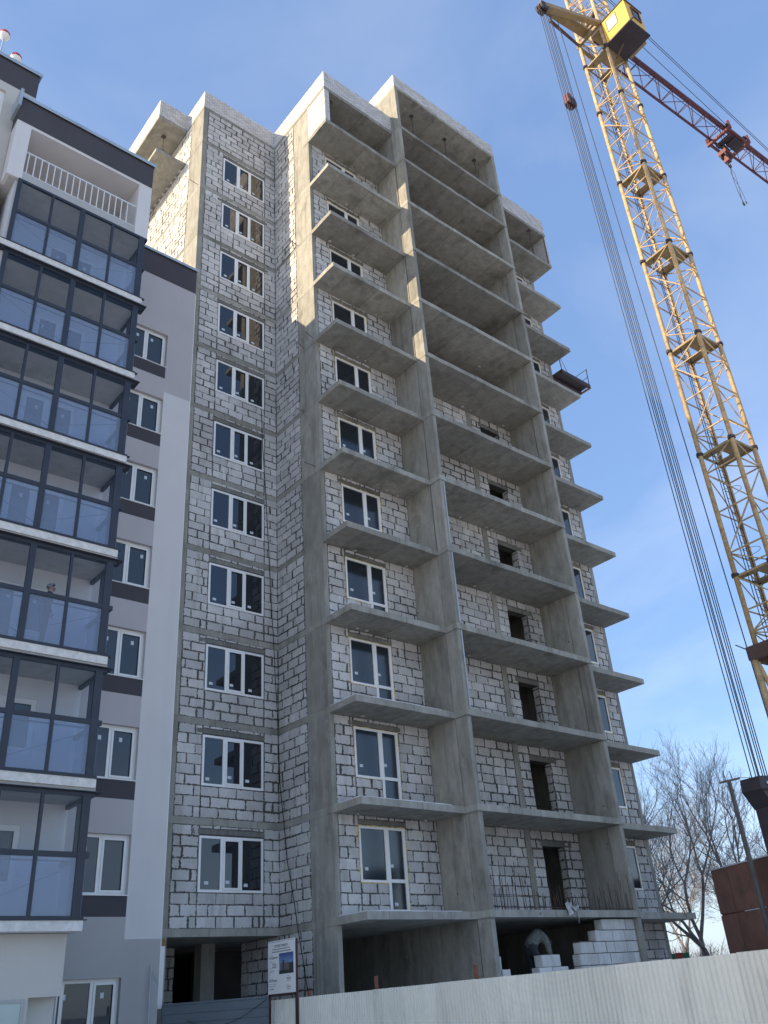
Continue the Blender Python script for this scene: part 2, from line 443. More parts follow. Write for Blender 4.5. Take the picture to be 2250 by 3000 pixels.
# piers (cross walls of the bay), one casting per storey, slightly off each other
for i in range(13):
    z0, z1 = storey(i)
    for (xa, xb) in ((X2, X3), (X4, X5)):
        e = R(-0.008, 0.008); f = R(-0.006, 0.006)
        zz = [z0, z1]
        m = MB()
        jj = 0.004
        m.box(xa + jj + f, xb - jj + f, YD + 0.006 + abs(e), .02 + R(-.03, .03), z0, z1 - 0.001)
        m.build('pier', CONC, TOW)
        f2 = f + (.009 if f < 0 else -.009)
        MB().box(xa + jj + f2, xb - jj + f2, .055, YEND - .01, z0, z1 - 0.001).build('cross_wall', CONC, TOW)
        if i > 0:   # leaning grout line at pour joint
            MB().box(xa - 0.004, xb + 0.004, YD - 0.004, -0.004, z0 - 0.035 - TH, z0 - TH + .012).build('joint_grout', CONC_DK, TOW)
for (xa, xb) in ((X2, X3), (X4, X5)):
    MB().box(xa + .004, xb - .004, YD + .008, YEND - .02, ROOF, TOP - .18).build('pier', CONC, TOW)
# columns
for i in range(13):
    z0, z1 = storey(i)
    e = R(0.002, 0.010)
    MB().box(e, 0.17, YB - e, 2.46, z0, z1).build('column', CONC, TOW)
    MB().box(X6 - 0.2, X6 - e, YB - e, 2.46, z0, z1).build('column', CONC, TOW)
    MB().box(X0 + e, X0 + 0.24, YA + e, 5.2, z0, z1).build('column', CONC, TOW)
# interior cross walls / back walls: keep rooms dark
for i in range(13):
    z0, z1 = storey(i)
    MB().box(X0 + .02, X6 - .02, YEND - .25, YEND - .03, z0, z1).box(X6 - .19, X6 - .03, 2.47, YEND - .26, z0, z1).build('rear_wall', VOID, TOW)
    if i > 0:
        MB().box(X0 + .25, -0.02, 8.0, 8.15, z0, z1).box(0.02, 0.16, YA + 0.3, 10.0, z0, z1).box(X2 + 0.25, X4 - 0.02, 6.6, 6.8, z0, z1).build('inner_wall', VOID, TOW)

# ---- blockwork
BLK = []      # (area, MB or variant mesh key, matrix/list) collected, biggest become objects
VARI = {}
def block_geom(w, h, depth=0.03, proud=0.012, rough=0.009):
    """jagged block: outline ring, inset ring, side skirt; local u right, v up, n outwards (x, z, -y)"""
    nt_ = 3 if w > 0.4 else (2 if w > 0.2 else 1); ns_ = 1 if h > 0.18 else 0
    ring = []
    def e(a): return R(-a, a)
    bot = [(w * (i + 1) / (nt_ + 1), 0) for i in range(nt_)]
    rgt = [(w, h * (i + 1) / (ns_ + 1)) for i in range(ns_)]
    topp = [(w * (nt_ - i) / (nt_ + 1), h) for i in range(nt_)]
    lft = [(0, h * (ns_ - i) / (ns_ + 1)) for i in range(ns_)]
    for p in [(0, 0)] + bot + [(w, 0)] + rgt + [(w, h)] + topp + [(0, h)] + lft:
        ring.append((p[0] + e(rough), p[1] + e(rough * 0.9)))
    n = len(ring)
    ins = min(0.05, w * 0.3, h * 0.3)
    inner = [(ins + (w - 2 * ins) * max(0, min(1, p[0] / w)), ins + (h - 2 * ins) * max(0, min(1, p[1] / h))) for p in ring]
    pr = proud + R(-0.004, 0.006)
    t1, t2 = R(-0.003, 0.003), R(-0.003, 0.003)
    vs = [(p[0], pr - 0.004, p[1]) for p in ring] + [(p[0], pr + t1 * (p[0] / w - .5) + t2 * (p[1] / h - .5), p[1]) for p in inner] + [(p[0], -depth, p[1]) for p in ring]
    fs = []
    for i in range(n):
        j = (i + 1) % n
        fs.append((i, j, n + j, n + i)); fs.append((2 * n + i, 2 * n + j, j, i))
    fs.append(tuple(range(n, 2 * n)))
    ed = [1.0] * n + [0.0] * n + [1.0] * n
    return vs, fs, ed
FULL = []
for _ in range(18):
    FULL.append(block_geom(0.582, 0.282))
def lay_blocks(P, U, Nn, zones, courses_z, seed, eligible=True, joint=0.018, clean=False):
    """P origin at wall plane (z = 0 world), U unit along wall, Nn outward normal. zones: (u0,u1,z0,z1)"""
    rs = random.Random(seed)
    P = Vector(P); U = Vector(U); Nn = Vector(Nn)
    for (u0, u1, za, zb) in zones:
        ci = 0
        z = courses_z[0]
        for ci in range(len(courses_z) - 1):
            c0, c1 = courses_z[ci], courses_z[ci + 1]
            a, b = max(c0, za), min(c1, zb)
            if b - a < 0.06: continue
            u = u0
            off = (0.3 if ci % 2 else 0.0) + rs.uniform(-0.06, 0.06)
            first = True
            while u < u1 - 0.05:
                w = 0.6
                if first:
                    w = 0.6 - off if off > 0.1 else 0.6
                    first = False
                if b - a < 0.2: w = rs.choice([0.25, 0.6, 0.45])     # cut make-up courses
                if rs.random() < 0.07: w *= rs.uniform(0.35, 0.7)
                w = min(w, u1 - u)
                if u1 - (u + w) < 0.09: w = u1 - u
                g_ = rs.uniform(0.016, 0.036) if rs.random() < 0.6 else rs.uniform(0.04, 0.08)
                hg = rs.uniform(0.014, 0.026) if rs.random() < 0.7 else rs.uniform(0.03, 0.045)
                ww, hh = w - g_, (b - a) - hg
                if ww > 0.03 and hh > 0.03:
                    o = P + U * (u + g_ / 2) + Vector((0, 0, a + hg / 2))
                    BLK.append((o, U, Nn, ww, hh, rs.random(), eligible, clean))
                u += w
def wall_panel(P, U, Nn, u0, u1, z0, z1, holes, seed, thick=0.18, eligible=True, lintels=True, name='wall', course0=None):
    """mortar-coloured backing with openings + blocks in front"""
    P = Vector(P); U = Vector(U); Nn = Vector(Nn)
    M = Matrix(((U.x, Nn.x, 0, P.x), (U.y, Nn.y, 0, P.y), (U.z, Nn.z, 1, 0), (0, 0, 0, 1)))
    zones = []
    if not holes: zones = [(u0, u1, z0, z1)]
    m = MB()
    hs = sorted(holes)
    cur = u0
    for (a, b, c, d) in hs:
        if a > cur: zones.append((cur, a, z0, z1))
        if c > z0 + .02: zones.append((a, b, z0, c))
        if d < z1 - .02: zones.append((a, b, d, z1))
        cur = b
    if hs and cur < u1: zones.append((cur, u1, z0, z1))
    for (a, b, c, d) in zones:
        m.box(a, b, -thick, -0.012, c, d, M)
    m.build(name, MORTAR, TOW)
    # block zones: leave out lintels
    bz = []
    for (a, b, c, d) in zones: bz.append([a, b, c, d])
    for (a, b, c, d) in hs:
        if lintels and d < z1 - .2:
            la, lb = a - R(.18, .26), min(b + R(.12, .2), u1 - .02)
            MB().box(la, lb, -0.05, 0.010, d + .03, d + .17, M).build('lintel', CONC_DK, TOW)
            nz = []
            for q in bz:
                if q[2] >= d - .01 and abs(q[0] - a) < .01: nz.append([q[0], q[1], d + .18, q[3]])
                else: nz.append(q)
            bz = nz
    cz = []
    zc = z0 if course0 is None else course0
    while zc < z1 - .02:
        cz.append(zc); zc += 0.3
    cz.append(z1)
    if len(cz) > 2 and cz[-1] - cz[-2] < .07: cz.pop(-2)
    lay_blocks(P, U, Nn, [tuple(q) for q in bz], cz, seed, eligible)
    return M

def window_unit(M, a, b, c, d, mull, rec=0.05, fw=0.07, sash=1, stick=True, foam=0.0, parent=TOW, glass=None, lower=None, label=None):
    """pvc window in wall frame M (u, n outward, z). mull: list of inner mullion centres; sash index gets an opening sash"""
    y0, y1 = -rec - 0.06, -rec + 0.03
    fr = MB()
    fr.box(a, b, y0, y1, c, c + fw, M).box(a, b, y0, y1, d - fw, d, M).box(a, a + fw, y0, y1, c + fw, d - fw, M).box(b - fw, b, y0, y1, c + fw, d - fw, M)
    xs = [a + fw] + mull + [b - fw]
    for q in mull: fr.box(q - .045, q + .045, y0, y1, c + fw, d - fw, M)
    w = fr.build('window', PVC, parent, label=label)
    cells = []
    for i in range(len(xs) - 1):
        l = xs[i] + (.045 if i else 0); r = xs[i + 1] - (.045 if i < len(xs) - 2 else 0)
        cells.append((l, r))
    for i, (l, r) in enumerate(cells):
        lo, hi = c + fw, d - fw
        ins = 0.0
        if i == sash:
            ins = 0.055
            MB().box(l, r, y1 + .001, y1 + .022, lo, lo + ins, M).box(l, r, y1 + .001, y1 + .022, hi - ins, hi, M).box(l, l + ins, y1 + .001, y1 + .022, lo + ins, hi - ins, M).box(r - ins, r, y1 + .001, y1 + .022, lo + ins, hi - ins, M).build('sash', PVC, w)
        MB().box(l + ins - .004, r - ins + .004, y0 + .02, y1 - .03, lo + ins - .004, hi - ins + .004, M).build('pane', glass or DGLASS, w)
        if stick:
            if lower:     # stickers near the top (grey building)
                if random.random() < 0.8:
                    sx = R(l + .12, r - .22); MB().box(sx, sx + .09, y1 - .028, y1 - .026, hi - .34, hi - .22, M).build('sticker', STICK, w)
            else:
                sx = l + ins + (R(.06, .16) if i != 1 else .05); sz = lo + ins + R(.09, .16)
                MB().box(sx, sx + .13, y1 - .029, y1 - .026, sz, sz + .085, M).build('sticker', STICK, w)
    if foam:
        f = MB()
        fy0, fy1 = -0.05, 0.008
        def strip(p, q, vert):
            n = max(2, int((q - p[0] if False else abs(q)) / .12))
        L = d - c; n = int(L / .11)
        for i in range(n):
            z0_ = c + L * i / n; z1_ = c + L * (i + 1) / n
            f.box(a - R(.015, .045), a + .004, fy0, fy1 + R(-.004, .012), z0_, z1_, M)
            if random.random() < foam: f.box(b - .004, b + R(.012, .035), fy0, fy1 + R(-.004, .012), z0_, z1_, M)
        Wd = b - a; n = int(Wd / .11)
        for i in range(n):
            u0_ = a + Wd * i / n; u1_ = a + Wd * (i + 1) / n
            f.box(u0_, u1_, fy0, fy1 + R(-.004, .012), d - .004, d + R(.008, .022), M)
        f.build('foam_seal', FOAM, w)
    return w

def balcony_unit(M, a, b, c, zf, d, mirror=False, foam=1.0):
    """window + glazed balcony door sharing one frame; window part above sill c, door part down to zf"""
    rec = 0.03; y0, y1 = -rec - .06, -rec + .035; fw = .07
    sp = a + (b - a) * 0.58
    if mirror: sp = b - (b - a) * 0.58
    wl_, wr_ = (a, sp) if not mirror else (sp, b)
    dl_, dr_ = (sp, b) if not mirror else (a, sp)
    fr = MB()
    fr.box(a, b, y0, y1, d - fw, d, M)
    fr.box(wl_, wr_, y0, y1, c, c + fw, M)
    fr.box(dl_, dr_, y0, y1, zf, zf + fw, M)
    if not mirror:
        fr.box(a, a + fw, y0, y1, c + fw, d - fw, M).box(sp - .06, sp + .1, y0, y1, c + fw, d - fw, M).box(sp, sp + .1, y0, y1, zf + fw, c + fw, M).box(b - fw - .03, b, y0, y1, zf + fw, d - fw, M)
    else:
        fr.box(b - fw, b, y0, y1, c + fw, d - fw, M).box(sp - .1, sp + .06, y0, y1, c + fw, d - fw, M).box(sp - .1, sp, y0, y1, zf + fw, c + fw, M).box(a, a + fw + .03, y0, y1, zf + fw, d - fw, M)
    w = fr.build('balcony_window', PVC, TOW)
    # glazed door: middle rail
    l, r = (sp + .1, b - fw - .03) if not mirror else (a + fw + .03, sp - .1)
    MB().box(l, r, y0, y1 + .008, c + .005, c + .10, M).build('door_rail', PVC, w)
    MB().box(l, r, y0, y1 + .008, zf + fw, zf + fw + .05, M).build('door_rail', PVC, w)
    py0, py1 = y0 + .02, y1 - .035
    MB().box(l - .004, r + .004, py0, py1, c + .1, d - fw + .004, M).build('pane', BGLASS, w)
    MB().box(l - .004, r + .004, py0, py1, zf + fw + .05, c + .006, M).build('pane', BGLASS, w)
    l2, r2 = (a + fw, sp - .06) if not mirror else (sp + .06, b - fw)
    MB().box(l2 - .004, r2 + .004, py0, py1, c + fw - .004, d - fw + .004, M).build('pane', BGLASS, w)
    for (sx, sz) in ((l2 + .12, c + .32), (l + .02, c + .42), (l + .1, zf + .22)):
        MB().box(sx, sx + .12, py1 + .001, py1 + .003, sz, sz + .085, M).build('sticker', STICK, w)
    hx = l - .03 if not mirror else r + .03
    MB().box(hx - .012, hx + .012, y1, y1 + .03, c + .12, c + .17, M).build('handle', PVC, w)
    f = MB()
    def seg(p0, p1, vert, base, sgn):
        L = p1 - p0; n = max(1, int(L / .1))
        for i in range(n):
            q0, q1 = p0 + L * i / n, p0 + L * (i + 1) / n
            ex = R(.012, .045) * (foam if random.random() < .85 else .3)
            if vert: f.box(min(base, base + sgn * ex), max(base, base + sgn * ex), -.06, .008 + R(-.003, .012), q0, q1, M)
            else: f.box(q0, q1, -.06, .008 + R(-.003, .014), min(base, base + sgn * ex), max(base, base + sgn * ex), M)
    if foam > 0:
        seg(c, d, True, wl_ if not mirror else wr_, -1 if not mirror else 1)
        seg(zf, d, True, dr_ if not mirror else dl_, 1 if not mirror else -1)
        seg(a, b, False, d, 1)
        seg(wl_, wr_, False, c, -1)
        f.build('foam_seal', FOAM, w)
    return w

FX, FY = (1, 0, 0), (0, -1, 0)
for k in range(1, 12):                       # floors with windows
    z0 = sl(k); z1 = sl(k + 1) - TH
    # facade A: three-light window
    hole = (1.07, 3.24, z0 + 0.90, z0 + 2.43)          # u measured from X0
    M = wall_panel((X0, YA, 0), FX, FY, 0.24, 3.80, z0, z1, [hole], 100 + k)
    window_unit(M, hole[0] + .015, hole[1] - .015, hole[2] + .015, hole[3] - .015, [hole[0] + .755, hole[0] + 1.395], rec=0.02, sash=1)
    # return wall S, faces -X : runs from inner corner towards column
    wall_panel((0, YA, 0), (0, -1, 0), (-1, 0, 0), 0.0, YA - 2.46, z0, z1, [], 200 + k, thick=.15)
    # wall behind left balcony
    bw = (0.73, 2.50)
    hole = (bw[0], bw[1], z0 + 0.88, z0 + 2.42)
    hole_d = (bw[0] + 1.0, bw[1], z0 + 0.05, z0 + 2.42)
    P = (0.17, YB, 0)
    for mirror in (False, True):
        if not mirror: P = Vector((0.17, YB, 0)); W = X2 - .17; a, b = 0.73, 2.50; ds = (a + (b - a) * .58, b); wsp = (a, a + (b - a) * .58)
        else: P = Vector((X5, YB, 0)); W = X6 - .2 - X5; a, b = 1.33, 3.10; ds = (a, b - (b - a) * .58); wsp = (b - (b - a) * .58, b)
        holes = [(wsp[0], wsp[1], z0 + .88, z0 + 2.42), (ds[0], ds[1], z0 + .06, z0 + 2.42)]
        U = Vector(FX); Nn = Vector(FY)
        M = Matrix(((U.x, Nn.x, 0, P.x), (U.y, Nn.y, 0, P.y), (0, 0, 1, 0), (0, 0, 0, 1)))
        m = MB()
        zones = [(0, a, z0, z1), (b, W, z0, z1), (wsp[0], wsp[1], z0, z0 + .88), (ds[0], ds[1], z0, z0 + .06), (a, b, z0 + 2.42, z1)]
        for q in zones: m.box(q[0], q[1], -.18, -.012, q[2], q[3], M)
        m.build('wall', MORTAR, TOW)
        MB().box(a - .2, b + .12, -.05, .010, z0 + 2.45, z0 + 2.58, M).build('lintel', CONC_DK, TOW)
        cz = [z0 + .3 * i for i in range(9)] + [z1]
        if cz[-1] - cz[-2] < .05: cz.pop(-2)
        lay_blocks(P, U, Nn, [zones[0], zones[1], zones[2], (a, b, z0 + 2.59, z1)], cz, (300 if not mirror else 400) + k, eligible=True)
        balcony_unit(M, a + .01, b - .01, z0 + .89, z0 + .07, z0 + 2.41, mirror, foam=R(.5, 1.1))
    # bay back wall with vertical concrete strip and door opening
    if k <= 8:
        P = Vector((X3, YB, 0)); W = X4 - X3; sx0, sx1 = 3.80, 4.06; d0, d1 = 4.64, 5.76
        zt = z1 if k < 8 else z0 + 2.1
        M = Matrix(((1, 0, 0, P.x), (0, -1, 0, P.y), (0, 0, 1, 0), (0, 0, 0, 1)))
        m = MB()
        for q in ((0, d0, z0, zt), (d1, W, z0, zt), (d0, d1, z0 + 2.2 if k < 8 else zt - .01, zt)): m.box(q[0], q[1], -.30, -.012, q[2], q[3], M)
        m.build('wall', MORTAR, TOW)
        MB().box(sx0, sx1, -.01, .02, z0, zt, M).build('concrete_strip', CONC, TOW)
        cz = [z0 + .3 * i for i in range(9)] + [zt]
        if cz[-1] - cz[-2] < .05: cz.pop(-2)
        zz = [(0, sx0, z0, zt), (sx1, d0, z0, zt), (d1, W, z0, zt)]
        if k < 8:
            MB().box(d0 - .15, d1 + .4, -.05, .012, z0 + 2.2, z0 + 2.38, M).build('lintel', CONC_DK, TOW)
            zz.append((d0, d1, z0 + 2.39, zt))
        lay_blocks(P, FX, FY, zz, cz, 500 + k, eligible=(k <= 4))
        # door reveal blocks seen on the right jamb
        lay_blocks((X3 + d1, YB, 0), (0, 1, 0), (-1, 0, 0), [(0.0, .3, z0, z0 + 2.2)], [z0 + .3 * i for i in range(8)] + [z0 + 2.2], 700 + k, False)
# technical storey
z0, z1 = sl(12), ROOF - TH
wall_panel((X0, YA, 0), FX, FY, 0.24, 3.80, z0, z1, [], 112)
wall_panel((0, YA, 0), (0, -1, 0), (-1, 0, 0), 0.0, YA - 2.46, z0, z1, [], 212, thick=.15)
MB().box(.17, X2 - .01, YB + .02, YB + .2, z0, z1).box(X5 + .01, X6 - .2, YB + .02, YB + .2, z0, z1).build('wall', CONC, TOW)
# left flank wall, faces -X, sunlit
for i in range(7, 13):
    z0, z1 = storey(i)
    wall_panel((X0, 5.2, 0), (0, 1, 0), (-1, 0, 0), 0.0, 9.7, z0, z1, [], 600 + i, eligible=False)
for i in range(0, 7):
    z0, z1 = storey(i)
    MB().box(X0 + .012, X0 + .2, 5.2, 14.98, z0, z1).build('wall', MORTAR, TOW)
# ground storey
z0, z1 = 0.0, S1 - TH
wall_panel((0, YA, 0), (0, -1, 0), (-1, 0, 0), 0.0, YA - 2.46, z0, z1, [], 213, thick=.15)
wall_panel((0, 6.2, 0), (0, -1, 0), (-1, 0, 0), 0.0, 6.2 - YA - .01, z0, z1, [], 214, thick=.15, eligible=False)
wall_panel((X0, 7.4, 0), FX, FY, 0.24, 2.2, z0, z1, [], 215, eligible=False)
MB().box(-1.3, -.85, 6.3, 6.7, z0, z1).build('column', CONC, TOW)
wall_panel((X5, YB, 0), FX, FY, 0.0, X6 - .2 - X5, z0, z1, [], 216)
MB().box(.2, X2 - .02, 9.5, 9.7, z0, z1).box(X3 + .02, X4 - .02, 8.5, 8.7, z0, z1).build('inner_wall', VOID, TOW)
MB().box(X0 + .045, X0 + .18, YA - .03, YA - .001, 1.9, 3.34).build('insulation_strip', PVC, TOW)
MB().box(X0 + .04, X0 + .2, YA - .05, YA - .001, 3.345, 3.5).build('wood_packer', simple('packer_wood', (0.26, 0.16, 0.07), 0.8), TOW)

# unfinished block wall in the bay at ground level: stepped courses, thick blocks
def thick_block(x0, x1, y0, y1, z0, z1, parent, tone):
    vs, fs, ed = block_geom(x1 - x0, z1 - z0, depth=(y1 - y0), proud=0.0, rough=0.004)
    vs = [(x0 + v[0], y0 - v[1], z0 + v[2]) for v in vs]
    n = len(vs) // 3
    fs = fs + [tuple(range(3 * n - 1, 2 * n - 1, -1))]
    ed = [0.35] * n + [0.0] * n + [0.2] * n
    return MB().add(vs, fs, tone, ed).build('block', BLOCK_CLEAN, parent)
steps = [(0.10, 7.85), (0.40, 7.80), (0.70, 7.84), (1.00, 7.80), (1.30, 7.84), (1.60, 7.86), (1.92, 7.82), (2.24, 7.82), (2.56, 7.92), (2.88, 8.72), (3.20, 9.12)]
for i, (zc, xs) in enumerate(steps):
    x = xs; first = True
    hgt = 0.305
    while x < X4 - .05:
        w = min(random.choice([.6, .6, .6, .42]), X4 - x - .01)
        if i % 2 and first: w = min(.86, X4 - x - .01)
        first = False
        thick_block(x + .008, x + w - .012, YD + .16, YD + .46, zc + .008, zc + hgt, TOW, R(.4, 1))
        x += w + (R(.0, .03) if random.random() < .4 else 0)
MB().box(7.95, X4 - .02, YD + .19, YD + .43, 0.1, 2.9).box(9.2, X4 - .02, YD + .19, YD + .43, 2.9, 3.48).build('wall_mortar', MORTAR, TOW)
LOWW = TOW
for (xa, xb, zc) in ((6.1, 6.92, 2.25), (5.93, 6.5, 1.93), (6.52, 7.22, 1.93), (5.9, 6.5, 1.61), (6.52, 7.25, 1.61), (5.9, 6.5, 1.29), (6.52, 7.25, 1.29), (5.9, 6.5, .97), (6.52, 7.25, .97), (5.9, 6.5, .65), (6.52, 7.25, .65), (5.9, 6.5, .33), (6.52, 7.25, .33), (5.9, 6.5, .01), (6.52, 7.25, .01)):
    thick_block(xa, xb - .02, YD + .16, YD + .46, zc + .006, zc + .312, TOW, R(.5, 1))
for (xa, xb, za, zb) in ((X3 + .06, X3 + .2, 2.24, 2.56), (X3 + .2, X3 + .52, 1.92, 2.24), (X3 + .06, X3 + .52, 1.6, 1.92), (X3 + .06, X3 + .7, 1.0, 1.6)):
    thick_block(xa, xb, YD + .16, YD + .46, za, zb, TOW, R(.5, 1))

# realise the blocks: the 300 that show largest as objects, the rest as one
def blk_size(t):
    o, U, Nn, w, h, tone, el, cl = t
    c = o + U * (w / 2) + Vector((0, 0, h / 2)); d = CAM - c
    return w * h * max(0, d.normalized().dot(Nn)) / (CAM - c).length_squared if el else 0
BLK.sort(key=blk_size, reverse=True)
for i in range(18):
    vs, fs, ed = FULL[i]
    me = MB().add(vs, fs, R(0, 1), ed).mesh('block'); me.materials.append(BLOCK); FULL[i] = (vs, fs, ed, me)
rest = MB()
for i, (o, U, Nn, w, h, tone, el, cl) in enumerate(BLK):
    Y = Nn
    full = abs(w - .582) < .06 and abs(h - .282) < .03
    if full:
        vs, fs, ed, me = FULL[int(tone * 17.99)]; sx, sz = w / .582, h / .282
    else:
        vs, fs, ed = block_geom(w, h); sx = sz = 1; me = None
    if i < 286:
        if me is None:
            me = MB().add(vs, fs, tone, ed).mesh('block'); me.materials.append(BLOCK)
        M = Matrix(((U.x * sx, Nn.x, 0, o.x), (U.y * sx, Nn.y, 0, o.y), (0, 0, sz, o.z), (0, 0, 0, 1)))
        link('block', me, TOW, M=M)
    else:
        rest.add([o + U * (v[0] * sx) + Nn * v[1] + Vector((0, 0, v[2] * sz)) for v in vs], fs, tone, ed)
rest.build('blockwork', BLOCK, TOW, 'stuff')

# parapets and technical-floor brickwork, real small bricks
bk = MB(); bkm = MB()
def brick_wall(p, q, z0, z1, nrm, thick=.25):
    p = Vector((p[0], p[1], 0)); q = Vector((q[0], q[1], 0)); U = (q - p); L = U.length; U.normalize(); Nn = Vector((nrm[0], nrm[1], 0))
    M = Matrix(((U.x, Nn.x, 0, p.x), (U.y, Nn.y, 0, p.y), (0, 0, 1, 0), (0, 0, 0, 1)))
    bkm.box(0.004, L - .004, -thick + .004, -.010, z0 + .004, z1 - .006, M)
    nz = max(1, round((z1 - z0) / .1)); hz = (z1 - z0) / nz
    for i in range(nz):
        u = -.13 if i % 2 else 0.0
        while u < L - .02:
            a, b = max(0, u), min(L, u + .26)
            if b - a > .03:
                yo = R(-.004, .004)
                bk.box(a + .008, b - .008, -.06, yo, z0 + i * hz + .008, z0 + (i + 1) * hz - .008, M, tone=random.random())
            u += .26
def parapet(pts, z0, z1):
    for a, b in zip(pts[:-1], pts[1:]):
        d = Vector((b[0] - a[0], b[1] - a[1])).normalized()
        brick_wall(a, b, z0, z1, (d.y, -d.x))
parapet([(-3.80, 12.0), (-3.80, 4.08)], ROOF, PAR) if False else None
parapet([(-5.22, 12.0), (-5.22, 5.70), (-3.80, 5.70), (-3.80, 4.08), (0, 4.08), (0, 0), (X2, 0)], ROOF + .002, PAR)
parapet([(X5, 0), (X6, 0), (X6, 8)], ROOF + .002, PAR)
parapet([(X2, 9.0), (X2, YD), (X5, YD), (X5, 9.0)], TOP + .002, 41.75)
brick_wall((0, 1.32), (0, 0), sl(12) + .002, ROOF - TH - .002, (-1, 0), .12)
brick_wall((0, 0), (.27, 0), sl(12) + .002, ROOF - TH - .002, (0, -1), .12)
brick_wall((X6 - .12, 0.01), (X6 - .12, 1.32), sl(12) + .002, ROOF - TH - .002, (-1, 0), .1)
brick_wall((X6 - .13, 0.004), (X6, 0.004), sl(12) + .002, ROOF - TH - .002, (0, -1), .1)
brick_wall((X6, 0.01), (X6, 1.32), sl(12) + .002, ROOF - TH - .002, (1, 0), .1)
bk.build('parapet_brick', BRICK, TOW, 'stuff')
bkm.build('parapet_mortar', BRICKM, TOW)

# rebar starter bars along the bay slab
rs = random.Random(5)
for i in range(62):
    u = rs.random()
    x = X3 + .08 + (X4 - X3 - .16) * (i + rs.uniform(-.3, .3)) / 61
    h = (0.95 if (x < 6.3 or x > 9.6) else 0.55) * rs.uniform(.45, 1.25) * (1.35 if x < 5.6 else 1)
    y = YD + rs.uniform(.06, .16)
    MB().tube((x, y, S1 - .02), (x + rs.uniform(-.07, .07), y + rs.uniform(-.03, .05), S1 + h), .009, 5).build('rebar', STEEL, TOW)
MB().tube((X3 + .05, YD + .08, S1 + .07), (X4 - .05, YD + .09, S1 + .06), .009, 5).tube((X3 + .05, YD + .14, S1 + .42), (6.4, YD + .15, S1 + .40), .008, 5).build('rebar', STEEL, TOW)
for (x, y, z) in ((X0 - .02, 4.3, sl(11) + .1), (0, 2.1, sl(8)), (0, 2.2, sl(7) - .1), (0, 1.6, sl(6) + .05), (0, 1.5, sl(8) + .1), (0, 2.4, sl(10) + .05)):
    MB().tube((x, y, z), (x - R(.3, .55), y - R(0, .1), z + R(.0, .12)), .012, 5).build('rebar', STEEL, TOW)
# leftovers of mounting foam and snow under the slabs
rs = random.Random(9)
m = MB()
for k in range(2, 12):
    z = sl(k) - TH
    for i in range(rs.randint(2, 6)):
        x = rs.choice([rs.uniform(.5, 3.6), rs.uniform(4.6, 10.4), rs.uniform(4.6, 10.4)]); y = YB - rs.uniform(.08, .25)
        s = rs.uniform(.03, .07)
        m.box(x - s, x + s, y - s * .7, y + s * .7, z - rs.uniform(.015, .04), z - .001)
for i in range(9):
    y = 6 + i * .4; m.box(X0 - .12, X0 - .01, y, y + .12, sl(12) - TH - .06, sl(12) - TH - .001)
m.build('foam_leftover', BAG, TOW, 'stuff')
# thin snow on the lower balcony slabs
for k in (1, 2, 3):
    m = MB()
    for i in range(12):
        u0, u1 = .02 + i * .31, .02 + (i + 1) * .31
        if u1 > 3.5: break
        m.box(u0, u1, .012, .10 + R(0, .08), sl(k) + .001, sl(k) + R(.012, .035))
    for i in range(4): m.box(.01, .08 + R(0, .05), .1 + i * .3, .1 + (i + 1) * .3, sl(k) + .001, sl(k) + R(.012, .03))
    m.build('snow_edge', SNOW, TOW)
# drain pipe / pvc edge on the front of first pier
for k in (3, 4, 5):
    MB().tube((X3 - .012, YD - .012, sl(k) + .05), (X3 - .012, YD - .012, sl(k + 1) - .25), .022, 8).build('edge_pipe', FLASH, TOW)
# reinforcement mesh hanging out on the right flank
wm = MB()
for i in range(26):
    z = sl(2) + .2 + i * .155
    off = .25 + .16 * math.sin(i * .19) + .03 * math.sin(i * 1.3)
    wm.tube((X6 + .01, 2.2, z), (X6 + off, 2.3, z + .02), .006, 4)
for j in range(3):
    pts = []
    for i in range(26):
        z = sl(2) + .2 + i * .155; off = (.25 + .16 * math.sin(i * .19)) * (j + 1) / 3
        pts.append((X6 + off, 2.3, z))
    wm.path(pts, .005, 4)
tag(wm.build('wire_mesh', FLASH), 'thin hanging wire mesh along the right edge of the concrete tower', 'wire mesh')

# steel shoring props, each its own thing
def prop(x, y, z0, z1, label):
    t = thing('shoring_prop', label, 'prop', (x, y, z0), 'steel props under the top slabs')
    MB().tube((x, y, z0), (x, y, z0 + (z1 - z0) * .55), .035, 8).build('outer_tube', PROP, t)
    MB().tube((x, y, z0 + (z1 - z0) * .55), (x, y, z1 - .012), .024, 8).build('inner_tube', PROP, t)
    MB().box(x - .09, x + .09, y - .09, y + .09, z1 - .012, z1 - .001).bar((x - .12, y, z1 - .16), (x + .12, y, z1 - .02), .03, .03).build('head_plate', PROP, t)
    MB().box(x - .07, x + .07, y - .07, y + .07, z0 + .001, z0 + .012).build('foot_plate', PROP, t)
    MB().tube((x - .1, y, z0 + (z1 - z0) * .55), (x + .1, y, z0 + (z1 - z0) * .55), .015, 6).build('pin', PROP, t)
prop(5.73, .2, ROOF, TOP - .18, 'dark steel prop nearest the first pier in the open top bay')
prop(8.02, .2, ROOF, TOP - .18, 'reddish steel prop in the middle of the open top bay')
prop(10.2, .2, ROOF, TOP - .18, 'dark steel prop beside the second pier in the open top bay')
prop(.62, .4, sl(12), ROOF - TH, 'steel prop inside the brick cornered loggia left of the first pier')
prop(13.9, .2, sl(12), ROOF - TH, 'steel prop in the top loggia right of the second pier')
prop(-4.6, 6.5, sl(12), ROOF - TH, 'steel prop between the two slabs on the sunlit left flank')

